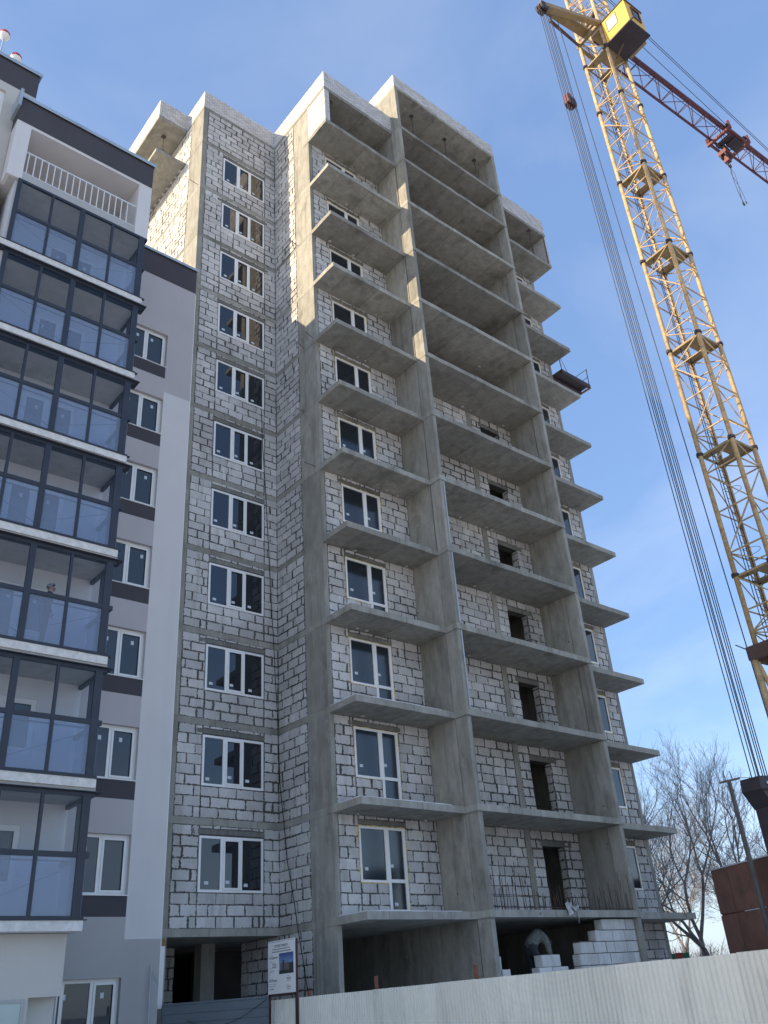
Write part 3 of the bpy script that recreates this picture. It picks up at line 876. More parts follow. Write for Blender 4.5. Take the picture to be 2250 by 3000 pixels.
# ------------------------------------------------------------------ finished grey building on the left
GB = thing('apartment_building', 'finished grey and anthracite apartment block with glazed balconies and white railing', 'building', (-9.0, 6.0, 0))
GW = 3.86
GX1, GXE = -3.84, -48.0  # far left end stretched out of view so the block shades the fence
BX0, BX1, BF = -11.92, -7.44, 0.3
TYW = .92
def gz(k): return 3.45 + 2.92 * (k - 1) + .12        # top of white slab k (k=1..7)
WZ = 27.36
wins = [(4.52 + 2.915 * i, 6.03 + 2.915 * i) for i in range(7)]
wx0, wx1 = -6.34, -4.86
# main wall with window openings, render zones
m_l = MB(); m_p = MB(); m_m = MB(); m_d = MB()
th = .35
zprev = 3.5
def strip(mb, x0, x1, z0, z1): mb.box(x0, x1, GW, GW + th, z0, z1)
strip(m_p, wx1, GX1, 3.5, 20.93)                     # pale pilaster
strip(m_l, wx1, GX1, 20.93, 26.14)
strip(m_l, BX1 - 1, wx0, 3.5, 26.14)
z = 4.0
strip(m_m, wx0, wx1, 3.5, wins[0][0] - .5)
for i, (a, b) in enumerate(wins):
    MB().box(wx0, wx1, GW, GW + th, a - .5, a).build('dark_apron', DKBAND, GB)
    zt = wins[i + 1][0] - .5 if i < 6 else 26.14
    strip(m_l, wx0, wx1, b, zt)
m_l.build('lilac_wall', LILAC, GB); m_p.build('pale_pilaster', PALE, GB)
strip(m_d, BX1 - 1, GX1, 26.14, WZ); m_d.build('dark_band', DKBAND, GB)
for (a, b, c, d) in ((BX1 - 1, wx0 - .12, 0, 3.5), (wx1, GX1, 0, 3.5), (wx0 - .12, wx1, 2.64, 3.5), (wx0 - .12, wx1, 0, .8)): strip(m_m, a, b, c, d)
m_m.build('grey_plinth_wall', MIDGREY, GB)
# wall edge, rear body
MB().box(GX1 - .02, GX1, GW + .36, 14, 0, WZ - .02).box(GXE, GXE + .3, GW + .4, 14, 0, 27.3).box(GXE, GX1 - .02, 13.7, 14, 0, WZ - .02).build('side_wall', MIDGREY, GB)
MB().box(GX1 - .005, GX1 + .018, GW - .006, GW + .05, 2.0, WZ - 1.3).build('insulation_edge', PVC, GB)
MB().box(-10.5, GX1, GW + .36, 13.7, WZ - .5, WZ - .3).build('roof', MIDGREY, GB)
MB().box(BX1 - .5, GX1 + .06, GW - .07, GW + .45, WZ, WZ + .035).box(BX1 - .5, GX1 + .06, GW - .075, GW - .07, WZ - .09, WZ + .03).build('roof_coping', FLASH, GB)
Mg = Matrix(((1, 0, 0, 0), (0, -1, 0, GW), (0, 0, 1, 0), (0, 0, 0, 1)))
for (a, b) in wins:
    w = window_unit(Mg, wx0, wx1, a + .0, b, [(wx0 + wx1) / 2 - .05], rec=.17, fw=.085, sash=1, parent=GB, glass=DGLASS2, lower=True)
    MB().box(wx0 - .01, wx1 + .02, GW - .035, GW + .12, a - .005, a + .018).build('sill', PVC, w)
w = window_unit(Mg, wx0 - .12, wx1, .8, 2.64, [-6.28, -5.55], rec=.17, fw=.085, sash=2, parent=GB, glass=DGLASS2, lower=True)
MB().box(BX0 + .31, GX1 - .03, GW + .37, 13.68, 0.02, WZ - .52).box(GXE + .31, -12.32, TYW + .38, 13.68, 0.02, 28.29).box(BX0 + .31, BX1 - .12, 2.12, GW + .365, .02, 26.05).build('sun_leak_fill', VOID, GB)  # unseen solid fill added to stop sun leaking through the hollow block
MB().box(BX1 - .11, BX1 - .01, 1.76, GW - .005, 3.4, 23.71).build('sun_block_side_wall', INNER, GB)  # unseen side wall added to keep sun from passing through the balconies
MB().box(BX0 + .1, BX1 - .1, BF + .05, 1.9, 23.69, 23.715).build('slab_soffit', INCEIL, GB)
# glazed balcony stack
xm = [BX0 + .42, -10.5, -9.57, -8.6, BX1 - .18]
for k in range(1, 8):
    zt = gz(k)
    dk = MB().box(BX0 + .05, BX1 - .02, BF - .07, GW - .01, zt - .2, zt)
    o = dk.build('balcony_slab', ROUGHW, GB)
    f = MB()                                            # dark flashing above and below the white edge
    f.box(BX0 + .1, BX1 + .06, BF - .09, BF + .0, zt + .001, zt + .02)
    if k > 1: f.poly([(BX0 + .1, BF - .13), (BX1 + .14, BF - .13), (BX1 + .14, BF + .3), (BX0 + .1, BF + .3)], zt - .30, zt - .285)
    f.build('drip_flashing', ALU, o)
    if k > 1: MB().box(BX0 + .1, BX1, BF - .03, GW - .02, zt - .285, zt - .201).build('slab_soffit', INCEIL, o)
    # glazing frame of this storey
    zb = zt + .02; zh = gz(k + 1) - .30 if k < 7 else 23.72
    tr = zb + 1.28
    fr = MB(); y0, y1 = BF - .035, BF + .035
    fr.box(xm[0] - .06, BX1, y0, y1, zb, zb + .07).box(xm[0] - .06, BX1, y0, y1, zh - .09, zh).box(xm[0] - .06, BX1, y0, y1, tr - .055, tr + .055)
    for i, x in enumerate(xm):
        wv = (.06, .035, .075, .035, .09)[i]
        fr.box(x - wv, x + wv, y0 - .004, y1 + .004, zb + .07, zh - .09)
    fr.box(BX1 - .09, BX1, y1, 1.75, zb, zb + .07).box(BX1 - .09, BX1, y1, 1.75, zh - .09, zh).box(BX1 - .09, BX1, y1, 1.75, tr - .05, tr + .05)
    for yy in (.98,): fr.box(BX1 - .09, BX1, yy, yy + .07, zb + .07, zh - .09)
    gf = fr.build('glazing_frame', ALU, GB)
    for i in range(4):
        l = xm[i] + (.06, .035, .075, .035)[i]; r = xm[i + 1] - (.035, .075, .035, .09)[i]
        MB().box(l, r, BF - .004, BF + .004, tr + .055, zh - .09).build('upper_pane', G_UP, gf)
        MB().box(l, r, BF - .004, BF + .004, zb + .07, tr - .055).build('lower_pane', G_LOW, gf)
    for (ya, yb_) in ((BF + .04, .98), (1.05, 1.74)):
        MB().box(BX1 - .05, BX1 - .042, ya, yb_, tr + .05, zh - .09).build('upper_pane', G_UP, gf)
        MB().box(BX1 - .05, BX1 - .042, ya, yb_, zb + .07, tr - .05).build('lower_pane', G_LOW, gf)
    # inside: back wall with door and window
    bz0, bz1 = zt, zh + .02
    YI = 1.75
    iw = MB()
    d0, d1, w0, w1 = -9.98, -9.28, -9.28, -8.55
    iw.box(BX0 + .3, -10.05, YI, YI + .2, bz0, bz1).box(-8.5, BX1 - .1, YI, YI + .2, bz0, bz1).box(-10.05, -8.5, YI, YI + .2, bz0 + 2.12, bz1).box(-9.3, -8.5, YI, YI + .2, bz0, bz0 + .8)
    iw.box(BX0 + .3, BX0 + .4, BF + .1, YI, bz0, bz1)
    inn = iw.build('balcony_back_wall', INNER, GB)
    Mi = Matrix(((1, 0, 0, 0), (0, -1, 0, YI), (0, 0, 1, 0), (0, 0, 0, 1)))
    window_unit(Mi, -9.3, -8.5, bz0 + .8, bz0 + 2.12, [], rec=.05, fw=.08, sash=0, parent=GB, glass=DGLASS2, lower=True, stick=True)
    window_unit(Mi, -10.05, -9.3, bz0 + .03, bz0 + 2.12, [], rec=.05, fw=.08, sash=0, parent=GB, glass=DGLASS2, lower=True)
    # thin rail inside
    MB().tube((xm[0], BF + .12, tr - .12), (BX1 - .12, BF + .12, tr - .12), .02, 6).tube((xm[2], BF + .12, zb + .3), (BX1 - .12, BF + .12, tr - .14), .008, 5).tube((xm[0], BF + .12, tr - .14), (xm[2], BF + .12, zb + .25), .008, 5).build('inner_rail', ALU, gf)
# open loggia on top
zl0, zl1 = 23.72, 26.06
MB().box(BX0, BX0 + .44, BF, BF + .5, zl0, zl1 + .02).build('loggia_pier', PALE, GB)
MB().box(BX1 - .44, BX1, BF, 1.9, zl0, zl1 + .02).build('loggia_pier', PALE, GB)
MB().box(BX0 + .44, BX1 - .44, BF, BF + .12, zl0, zl0 + .33).box(BX0 + .44, BX1 - .44, BF + .12, 1.9, zl0, zl0 + .28).build('loggia_upstand', MIDGREY, GB)
MB().box(BX0 + .1, BX1 - .1, 1.9, 2.1, zl0, zl1).box(BX0, BX0 + .44, BF + .5, 1.9, zl0, zl1).build('loggia_back_wall', LILAC, GB)
MB().box(BX0 - .0, BX1, BF + .01, GW, zl1, zl1 + .12).build('loggia_ceiling', PALE, GB)
MB().box(BX0, BX1, BF - .012, GW + .2, zl1 + .121, 27.26).build('dark_parapet', DKBAND, GB)
MB().box(BX0 - .05, BX1 + .06, BF - .08, GW + .3, 27.262, 27.30).box(BX0 - .05, BX1 + .06, BF - .085, BF - .08, 27.16, 27.30).build('roof_coping', FLASH, GB)
rl = MB().box(BX0 + .44, BX1 - .44, BF + .05, BF + .09, zl0 + 1.28, zl0 + 1.32).box(BX0 + .44, BX1 - .44, BF + .05, BF + .09, zl0 + .38, zl0 + .41).build('railing', RAILW, GB)
for i in range(17):
    x = BX0 + .44 + .1 + i * .2
    MB().box(x - .015, x + .015, BF + .055, BF + .085, zl0 + .41, zl0 + 1.28).build('baluster', RAILW, rl)
MB().box(-9.2, -8.9, 1.88, 1.9, zl0 + .5, zl0 + 1.9).build('loggia_door', DKBAND, GB)
# plinth block under the balconies, with door niche
MB().box(BX0, -8.28, .62, GW, 0, 3.36).box(-8.28, BX1 - .18, .62, GW, 2.2, 3.36).box(-8.28 + .0, BX1 - .18, .95, GW, 0, 2.2).build('plinth_block', WARM, GB)
# door niche is cut left of the corner: pale green panel
MB().box(-9.3, -8.42, .60, .619, 0, 2.12).build('entrance_panel', simple('pale_green_panel', (0.50, 0.56, 0.50), 0.6, 0.03, 2), GB)
MB().box(-9.36, -8.36, .585, .618, 2.121, 2.18).box(-8.42, -8.36, .585, .618, 0, 2.12).build('door_surround', MIDGREY, GB)
MB().box(-8.98, -8.80, .594, .599, 1.68, 1.78).build('paper_notice', PVC, GB)
# taller section further left; its unseen run is added to shade the fence
TX, TY = -11.42, .92
MB().box(GXE + .3, -12.98, TY, TY + .35, 0, 28.3).build('tall_section_wall', WARM, GB)
MB().box(-12.32, BX0 - .004, TY, TY + .35, 0, 28.3).build('tall_section_wall', WARM, GB)
MB().box(BX0 - .004, TX, TY, TY + .35, 27.31, 28.3).build('tall_section_wall', WARM, GB)
MB().box(-12.98, -12.32, TY, TY + .35, 0, 26.35).build('tall_section_wall', WARM, GB)
MB().box(-12.98, -12.32, TY, TY + .35, 27.9, 28.3).build('tall_section_wall', WARM, GB)
MB().box(GXE, TX + .004, TY - .012, 9.0, 28.301, 29.48).build('dark_parapet', DKBAND, GB)
MB().box(GXE, TX + .07, TY - .08, 9.07, 29.482, 29.52).box(GXE, TX + .07, TY - .085, TY - .08, 29.36, 29.52).build('roof_coping', FLASH, GB)
MB().box(TX - .3, TX, TY + .36, 9.0, 27.31, 28.3).build('side_wall', MIDGREY, GB)
window_unit(Matrix(((1, 0, 0, 0), (0, -1, 0, TY), (0, 0, 1, 0), (0, 0, 0, 1))), -12.98, -12.32, 26.35, 27.9, [], rec=.12, fw=.08, sash=0, parent=GB, glass=DGLASS2, stick=False)
MB().box(GXE, -15.5, BF, TY - .02, 3.3, 27.2).build('added_shade_mass', WARM, GB)  # unseen mass added to cast shade on the fence
MB().box(BX0 - .10, BX0 - .006, BF - .1, TY - .02, 26.72, 27.5).build('flashing_cap', FLASH, GB)
# aviation warning lights
for (x, y, z, zb) in ((-12.70, 1.25, 30.98, 29.52), (-12.20, 1.25, 30.16, 29.52)):
    w = MB().tube((x, y, zb), (x, y, z - .1), .022, 6).build('warning_light', FLASH, GB)
    for nm_, mt_, za, zc in (('lens', REDS, -.15, 1.0), ('lamp_base', PVC, -1.0, -.15)):
        mm = MB(); n = 10; rings = 4; rr = .19
        vs = []
        for i in range(rings + 1):
            ph = (za + (zc - za) * i / rings) * math.pi / 2 * .98
            for j in range(n): vs.append((x + rr * math.cos(ph) * math.cos(2 * math.pi * j / n), y + rr * math.cos(ph) * math.sin(2 * math.pi * j / n), z + rr * math.sin(ph)))
        fs = [(i * n + j, i * n + (j + 1) % n, (i + 1) * n + (j + 1) % n, (i + 1) * n + j) for i in range(rings) for j in range(n)]
        mm.add(vs, fs).build(nm_, mt_, w, smooth=True)
# lightning wire loop and vent pipe on the ground storey
cb = MB()
pts = [(-10.6 + .5 * math.sin(t) , 1.0, 27.3 + .35 * math.sin(t)) for t in np.linspace(0, math.pi, 9)]
cb.path([(-10.9 + .9 * i / 8, 1.0, 27.31 + .32 * math.sin(math.pi * i / 8)) for i in range(9)], .012, 5)
cb.build('lightning_wire', FLASH, GB)
cp = MB().tube((-4.12, GW - .1, 0), (-4.12, GW - .1, 2.9), .02, 6).tube((-4.12, GW - .1, 2.8), (-3.86, GW - .02, 2.45), .008, 5)
tag(cp.build('steel_pole', FLASH), 'thin grey steel rod standing before the grey plinth wall corner', 'rod')

# ------------------------------------------------------------------ tower crane
CA = math.radians(-4.1)
CC = (12.11, -7.37, 0.0)
CM = Matrix.Translation(CC) @ Matrix.Rotation(CA, 4, 'Z')
CR_ = thing('tower_crane', 'tall yellow lattice tower crane with yellow cab and dark red jib', 'crane', CC, None, CA)
WM[CR_.name] = Matrix.Identity(4)          # parts are modelled in the crane's own frame
def cpart(mb, name, mat, parent=None, smooth=False):
    o = mb.build(name, mat, None, None, None, smooth)
    o.parent = parent or CR_
    return o
h = .68
legs = ((-h, -h), (-h, h), (h, -h), (h, h))
for (x, y) in legs:
    m = MB()
    for zz in (13.5, 18.4, 23.3, 28.2, 33.1, 38.0, 42.9, 47.8):
        pass
    cpart(MB().tube((x, y, 10.9), (x, y, 50.5), .085, 10), 'mast_leg', YEL, smooth=True)
joints = [13.5, 18.4, 23.3, 28.2, 33.1, 38.0, 41.6]
for zj in joints:
    for (x, y) in legs:
        cpart(MB().tube((x, y, zj - .05), (x, y, zj + .05), .14, 8).box(x * 1.0 - .03 + (.13 if x > 0 else -.13), x + .03 + (.13 if x > 0 else -.13), y - .05, y + .05, zj - .06, zj + .06), 'leg_flange', DKSTEEL)
faces = [((-h, -h), (h, -h)), ((h, -h), (h, h)), ((h, h), (-h, h)), ((-h, h), (-h, -h))]
zs = []
for a, b in zip([10.95] + joints + [43.4, 46.2, 49.0], joints + [43.4, 46.2, 49.0, 50.4]):
    L = b - a
    if L > 4: hz = [a + .86, a + 2.46, a + 4.08]
    elif L > 2.3: hz = [a + .5, a + L * .5, b - .05]
    else: hz = [b - .05]
    pts = [a] + hz + [b]
    for z in hz:
        for (p, q) in faces: cpart(MB().tube((p[0], p[1], z), (q[0], q[1], z), .031, 6), 'mast_strut', YEL)
    for i in range(len(pts) - 1):
        if pts[i + 1] - pts[i] < .3: continue
        for fi, (p, q) in enumerate(faces):
            if (i + fi) % 2: p, q = q, p
            cpart(MB().tube((p[0], p[1], pts[i]), (q[0], q[1], pts[i + 1]), .024, 6), 'diagonal_brace', YEL)
# platforms with ladder hole
for zj in (13.5, 18.4, 23.3, 28.2, 33.1, 41.6):
    m = MB(); e = .66
    m.box(-e, e, -e, .05, zj - .02, zj + .02).box(-e, -.28, .05, e, zj - .02, zj + .02).box(.32, e, .05, e, zj - .02, zj + .02)
    m.bar((-e, -e, zj - .05), (e, -e, zj - .05), .05, .08).bar((-e, -e, zj - .05), (-e, e, zj - .05), .05, .08).bar((e, -e, zj - .05), (e, e, zj - .05), .05, .08).bar((-e, e, zj - .05), (e, e, zj - .05), .05, .08)
    cpart(m, 'platform', PLATE)
# ladder
m = MB()
m.tube((-.15, .42, 11), (-.15, .42, 42), .018, 5).tube((.22, .42, 11), (.22, .42, 42), .018, 5)
z = 11.2
while z < 42: m.tube((-.15, .42, z), (.22, .42, z), .011, 5); z += .30
z = 12
while z < 42:
    pts = [(.035 + .33 * math.cos(t), .42 - .5 * math.sin(t), z) for t in np.linspace(0, math.pi, 7)]
    m.path(pts, .009, 4); z += 2.45
cpart(m, 'ladder', DKSTEEL)
cpart(MB().path([(-.5, .35, 11), (-.48, .3, 25), (-.5, .35, 43)], .016, 5), 'power_cable', BLACK)
cpart(MB().path([(.78, .7, 24.2), (.9, .8, 23.0), (.95, .85, 22.0), (.80, .72, 21.2)], .012, 5), 'loose_cable', BLACK)
# collar and lower portal legs
m = MB(); c_ = .93
m.box(-c_, c_, -c_, -c_ + .16, 10.5, 10.95).box(-c_, c_, c_ - .16, c_, 10.5, 10.95).box(-c_, -c_ + .16, -c_ + .16, c_ - .16, 10.5, 10.95).box(c_ - .16, c_, -c_ + .16, c_ - .16, 10.5, 10.95)
m.box(-c_ + .16, c_ - .16, -c_ + .16, c_ - .16, 10.7, 10.74)
cpart(m, 'mast_collar', BROWN)
cpart(MB().tube((-c_, c_, 10.9), (-c_ - .35, c_ + .1, 11.02), .02, 6), 'collar_pin', DKSTEEL)
for (x, y) in legs:
    cpart(MB().tube((x * 1.18, y * 1.18, 10.5), (x * 1.05, y * 1.05, 1.7), .11, 10), 'base_leg', YEL, smooth=True)
    cpart(MB().tube((x * 1.1, y * 1.1, 10.4), (x * .25, y * .25, 6.5), .08, 8).tube((x * .25, y * .25, 6.5), (x, y, 1.7), .07, 8), 'base_strut', YEL)
    cpart(MB().tube((x * 1.12, y * 1.12, 8.2), (-x * 1.12, y * 1.12, 8.2), .05, 6), 'base_strut', YEL)
m = MB().box(-4.3, 2.2, -1.4, 1.4, .95, 1.6)
cpart(m, 'slewing_platform', BROWN)
for x in (-2.2, 2.2):
    for y in (-2.2, 2.2):
        cpart(MB().bar((0, 0, .8), (x, y, .55), .35, .3).box(x - .45, x + .45, y - .15, y + .15, .25, .65).tube((x - .25, y - .1, .25), (x - .25, y + .1, .25), .25, 12).tube((x + .25, y - .1, .25), (x + .25, y + .1, .25), .25, 12), 'wheel_bogie', BROWN)
# rope anchor head and its post
an = MB()
prof = [(-4.2, 6.32), (-2.7, 6.45), (-2.72, 6.0), (-2.95, 5.62), (-3.86, 5.55), (-4.12, 5.85), (-4.25, 5.98)]
an.add([(x, -.3, z) for x, z in prof] + [(x, .3, z) for x, z in prof], [tuple(range(7)), tuple(range(13, 6, -1))] + [(i, i + 7, (i + 1) % 7 + 7, (i + 1) % 7) for i in range(7)])
an.tube((-4.35, -.34, 5.98), (-2.6, -.34, 6.1), .05, 8)
ah = cpart(an, 'rope_anchor', DKSTEEL)
for i in range(4): cpart(MB().tube((-3.9 + i * .33, -.31, 6.15), (-3.9 + i * .33, -.33, 6.15), .05, 8), 'anchor_bolt', FLASH, ah)
cpart(MB().box(-3.88, -3.0, -.26, .26, 1.6, 5.56), 'anchor_post', DKSTEEL)
cpart(MB().box(-3.3, -3.02, -.3, -.262, 4.7, 5.4), 'red_plate', REDT)
# rear strut: horizontal A-frame at cab height
tip = Vector((-4.35, 0, 42.55))
st_ = MB()
def wedge(p, q, w0, h0, w1, h1):
    p = Vector(p); q = Vector(q); d = (q - p).normalized(); a = d.cross(Vector((0, 0, 1))).normalized(); b = a.cross(d)
    vs = [c + a * sx * w / 2 + b * sy * hh / 2 for (c, w, hh) in ((p, w0, h0), (q, w1, h1)) for sx in (-1, 1) for sy in (-1, 1)]
    return vs, [(0, 1, 3, 2), (4, 6, 7, 5), (0, 4, 5, 1), (2, 3, 7, 6), (0, 2, 6, 4), (1, 5, 7, 3)]
st_.add(*wedge(tip, (-.72, -.72, 43.35), .34, .3, .22, .22))
st_.add(*wedge(tip, (-.55, .1, 43.7), .36, .14, .5, .14))
strut = cpart(st_, 'rear_strut', PLATE)
cpart(MB().add(*wedge(tip + Vector((.9, .25, 0)), (-.68, .68, 43.4), .12, .16, .10, .14)), 'strut_brace', BROWN, strut)
for y in (-.16, 0, .16):
    cpart(MB().tube((-4.2, y - .05, 42.45), (-4.2, y + .05, 42.45), .27, 14), 'rope_sheave', DKSTEEL, strut)
# frame round the mast at strut level
cpart(MB().bar((-.75, -.75, 43.35), (-.75, .75, 43.35), .14, .2).bar((.75, -.75, 43.35), (.75, .75, 43.35), .14, .2).bar((-.75, -.75, 43.35), (.75, -.75, 43.35), .14, .2).bar((-.75, .75, 43.35), (.75, .75, 43.35), .14, .2).box(-.6, .6, -.6, .0, 43.2, 43.24), 'mast_frame', PLATE)
cpart(MB().box(.1, .55, -.35, .35, 44.0, 44.5).tube((-.4, -.3, 44.2), (-.4, .3, 44.2), .18, 10).tube((-.1, -.35, 45.4), (.2, .4, 45.5), .12, 8), 'winch_gear', DKSTEEL)
# eight ropes down to the anchor
tops = (-4.5, -4.34, -4.22, -4.06, -3.95, -3.78, -3.68)
bots = (-4.07, -3.86, -3.74, -3.68, -3.51, -3.40, -3.28)
for i, (a, b) in enumerate(zip(tops, bots)):
    cpart(MB().tube((a, 0, 42.4), (b, 0, 6.3), .016, 5), 'rope', CABLE)
cpart(MB().tube((-3.2, 0, 42.4), (-2.35, 0, 6.4), .019, 5), 'rope', CABLE)
pb = cpart(MB().box(-4.25, -3.72, -.12, .12, 35.35, 35.85).box(-4.05, -3.9, -.08, .08, 35.85, 36.1), 'rope_pulley_block', REDT)
for y in (-.14, .14): cpart(MB().tube((-4.0, y - .02, 35.45), (-4.0, y + .02, 35.45), .25, 12), 'pulley', DKSTEEL, pb)
# cab
cx0, cx1, cy0, cy1, cz0, cz1 = -.74, .52, -2.22, -.81, 41.5, 43.22
cab = cpart(MB().box(cx0, cx1, cy0, cy1, cz0, cz1), 'cab', YELCAB)
cpart(MB().box(cx0 - .05, cx1 + .05, cy0 - .06, cy1 + .05, cz1, cz1 + .05), 'cab_roof', BROWN, cab)
cpart(MB().box(cx0 - .04, cx1 + .12, cy0 - .06, cy1 + .06, cz0 - .09, cz0 - .001).bar((cx0 - .06, cy0 - .25, cz0 - .05), (cx0 - .06, cy1 + .3, cz0 - .05), .05, .09), 'cab_floor', DKSTEEL, cab)
wf = cpart(MB().box(cx0 - .012, cx0 - .001, -1.62, -1.06, 42.22, 42.98), 'cab_window', simple('cab_pale_glass', (0.62, 0.62, 0.60), 0.25, 0.08, 4, spec=0.6), cab)
for (ya, yb_, za, zb_) in ((-1.66, -1.62, 42.18, 43.02), (-1.06, -1.02, 42.18, 43.02), (-1.62, -1.06, 42.18, 42.22), (-1.62, -1.06, 42.98, 43.02)):
    cpart(MB().box(cx0 - .016, cx0 - .001, ya, yb_, za, zb_), 'window_trim', BROWN, wf)
wf = cpart(MB().box(-.28, .24, cy0 - .012, cy0 - .001, 42.22, 42.95), 'cab_window', DGLASS, cab)
for (xa, xb, za, zb_) in ((-.33, -.28, 42.17, 43.0), (.24, .29, 42.17, 43.0), (-.28, .24, 42.95, 43.0), (-.28, .24, 42.1, 42.22)):
    cpart(MB().box(xa, xb, cy0 - .05, cy0 - .001, za, zb_), 'window_trim', BROWN, wf)
cpart(MB().box(cx1 + .001, cx1 + .3, -1.9, -.95, cz0 - .05, 42.3), 'cab_rear_box', PLATE, cab)
cpart(MB().box(-.7, .7, -.80, -.72, 41.55, 41.63).bar((-.2, -.72, 40.9), (-.2, -1.3, 41.4), .06, .08), 'cab_bracket', BROWN, cab)
# jib: triangular lattice, two bottom rails and a top chord
JW, JZ, JH, JL = .48, 43.36, 1.08, 27.0
J0 = .95
for y in (-JW, JW): cpart(MB().bar((J0, y, JZ), (JL, y, JZ), .10, .13), 'jib_rail', REDJ)
cpart(MB().tube((J0 + .2, 0, JZ + JH), (JL, 0, JZ + JH), .085, 8), 'jib_top_chord', REDJ)
np_ = 18; dx = (JL - J0 - .3) / np_
for i in range(np_):
    xa = J0 + .2 + i * dx; xb = xa + dx; xc = (xa + xb) / 2
    for y in (-JW, JW):
        cpart(MB().tube((xa, y, JZ + .04), (xc, 0, JZ + JH), .026, 5), 'jib_brace', REDJ)
        cpart(MB().tube((xb, y, JZ + .04), (xc, 0, JZ + JH), .026, 5), 'jib_brace', REDJ)
    cpart(MB().tube((xa, -JW, JZ), (xa, JW, JZ), .022, 5), 'jib_brace', REDJ)
    if i % 2 == 0: cpart(MB().tube((xa, -JW, JZ), (xb, JW, JZ), .022, 5), 'jib_brace', REDJ)
    else: cpart(MB().tube((xa, JW, JZ), (xb, -JW, JZ), .022, 5), 'jib_brace', REDJ)
cpart(MB().box(.74, 1.3, -.55, .55, 43.1, 43.5).bar((1.0, -.5, 43.3), (1.0, 0, 44.4), .12, .12).bar((1.0, .5, 43.3), (1.0, 0, 44.4), .12, .12), 'jib_root', BROWN)
for (a, b) in (((0.2, -.1, 49.9), (JL - 3, 0, 44.6)), ((0.2, .1, 50.3), (JL - 3, .1, 44.7)), ((.1, -.1, 47.6), (11.5, -.2, 44.55)), ((.6, 0, 43.9), (JL, 0, 43.75))):
    cpart(MB().tube(a, b, .017, 5), 'jib_rope', CABLE)
cpart(MB().bar((-.6, -.6, 50.4), (.2, 0, 51.6), .12, .12).bar((-.6, .6, 50.4), (.2, 0, 51.6), .12, .12).bar((.6, -.6, 50.4), (.2, 0, 51.6), .12, .12).bar((.6, .6, 50.4), (.2, 0, 51.6), .12, .12), 'mast_head', YEL)

# trolley and hook block hang on the jib: things of their own
def W(p): return tuple(CM @ Vector(p))
TR = thing('jib_trolley', 'red trolley carriage running under the dark red crane jib', 'trolley', W((10.6, 0, 43.2)), None, CA)
WM[TR.name] = CM @ Matrix.Translation((0, 0, 0))
def tpart(mb, name, mat, par=TR):
    o = mb.build(name, mat); o.parent = par
    if par is TR: o.matrix_parent_inverse = (Matrix.Translation(W((10.6, 0, 43.2))) @ Matrix.Rotation(CA, 4, 'Z')).inverted() @ CM
    return o
for x in (9.9, 11.7):
    tpart(MB().bar((x, -.78, 43.12), (x, .78, 43.12), .16, .16).bar((x, -.72, 43.12), (x, -.72, 43.65), .12, .12).bar((x, .72, 43.12), (x, .72, 43.65), .12, .12), 'cross_beam', REDT)
for y in (-.62, .62): tpart(MB().bar((9.8, y, 43.1), (11.85, y, 43.1), .12, .14), 'side_beam', REDT)
for x in (10.0, 11.6):
    for y in (-.6, .6): tpart(MB().tube((x, y - .06, 43.5), (x, y + .06, 43.5), .14, 10), 'wheel', DKSTEEL)
tpart(MB().box(10.5, 11.4, -.5, .05, 42.8, 43.05).box(10.15, 10.45, -.45, .45, 42.9, 43.05), 'winch_box', DKSTEEL)
for y in (.12, .3): tpart(MB().tube((10.1, y, 42.95), (10.9, y, 42.7), .05, 6), 'guide_roller', DKSTEEL)
HB = thing('hook_block', 'dark red hook block hanging close under the jib trolley', 'hook', W((10.75, .35, 42.0)), None, CA)
HM = Matrix.Translation(W((10.75, .35, 42.0))) @ Matrix.Rotation(CA, 4, 'Z')
WM[HB.name] = HM
def hpart(mb, name, mat, par=HB):
    o = mb.build(name, mat); o.parent = par
    o.matrix_parent_inverse = HM.inverted() @ CM if par is HB else Matrix.Identity(4)
    return o
hpart(MB().box(10.35, 11.0, .1, .6, 42.35, 42.62), 'pulley_frame', REDT)
for y in (.2, .5): hpart(MB().tube((10.55, y - .04, 42.3), (10.55, y + .04, 42.3), .22, 12).tube((10.85, y - .04, 42.3), (10.85, y + .04, 42.3), .22, 12), 'pulley', DKSTEEL)
hpart(MB().box(10.55, 10.85, .2, .5, 41.85, 42.34), 'swivel', REDT)
hpart(MB().path([(10.7 + .15 * math.cos(t), .35, 41.62 + .2 * math.sin(t)) for t in np.linspace(math.pi * .5, math.pi * 2.2, 12)], .045, 6), 'hook', DKSTEEL)
hpart(MB().tube((10.45, .2, 42.6), (10.35, .2, 43.0), .014, 5).tube((10.95, .5, 42.6), (11.05, .5, 43.0), .014, 5), 'hoist_rope', CABLE)
sg = MB()
q0 = Vector(W((10.70, .35, 41.42)))
for i, (dx_, dy_) in enumerate(((-.12, .05), (.1, -.06), (.02, .12), (-.03, -.1))):
    pts = [q0]
    for s in range(1, 8):
        t = s / 7
        pts.append(q0 + Vector((dx_ * math.sin(t * 3.0 + i), dy_ * math.sin(t * 3.0 + i), -2.9 * t)))
    sg.path(pts, .012, 5)
    sg.path([pts[-1] + Vector((.06 * math.cos(a), 0, -.1 + .1 * math.sin(a))) for a in np.linspace(0, 6.28, 7)], .018, 5)
tag(sg.build('lifting_sling', CABLE), 'four legged steel wire sling dangling from the crane hook', 'sling')


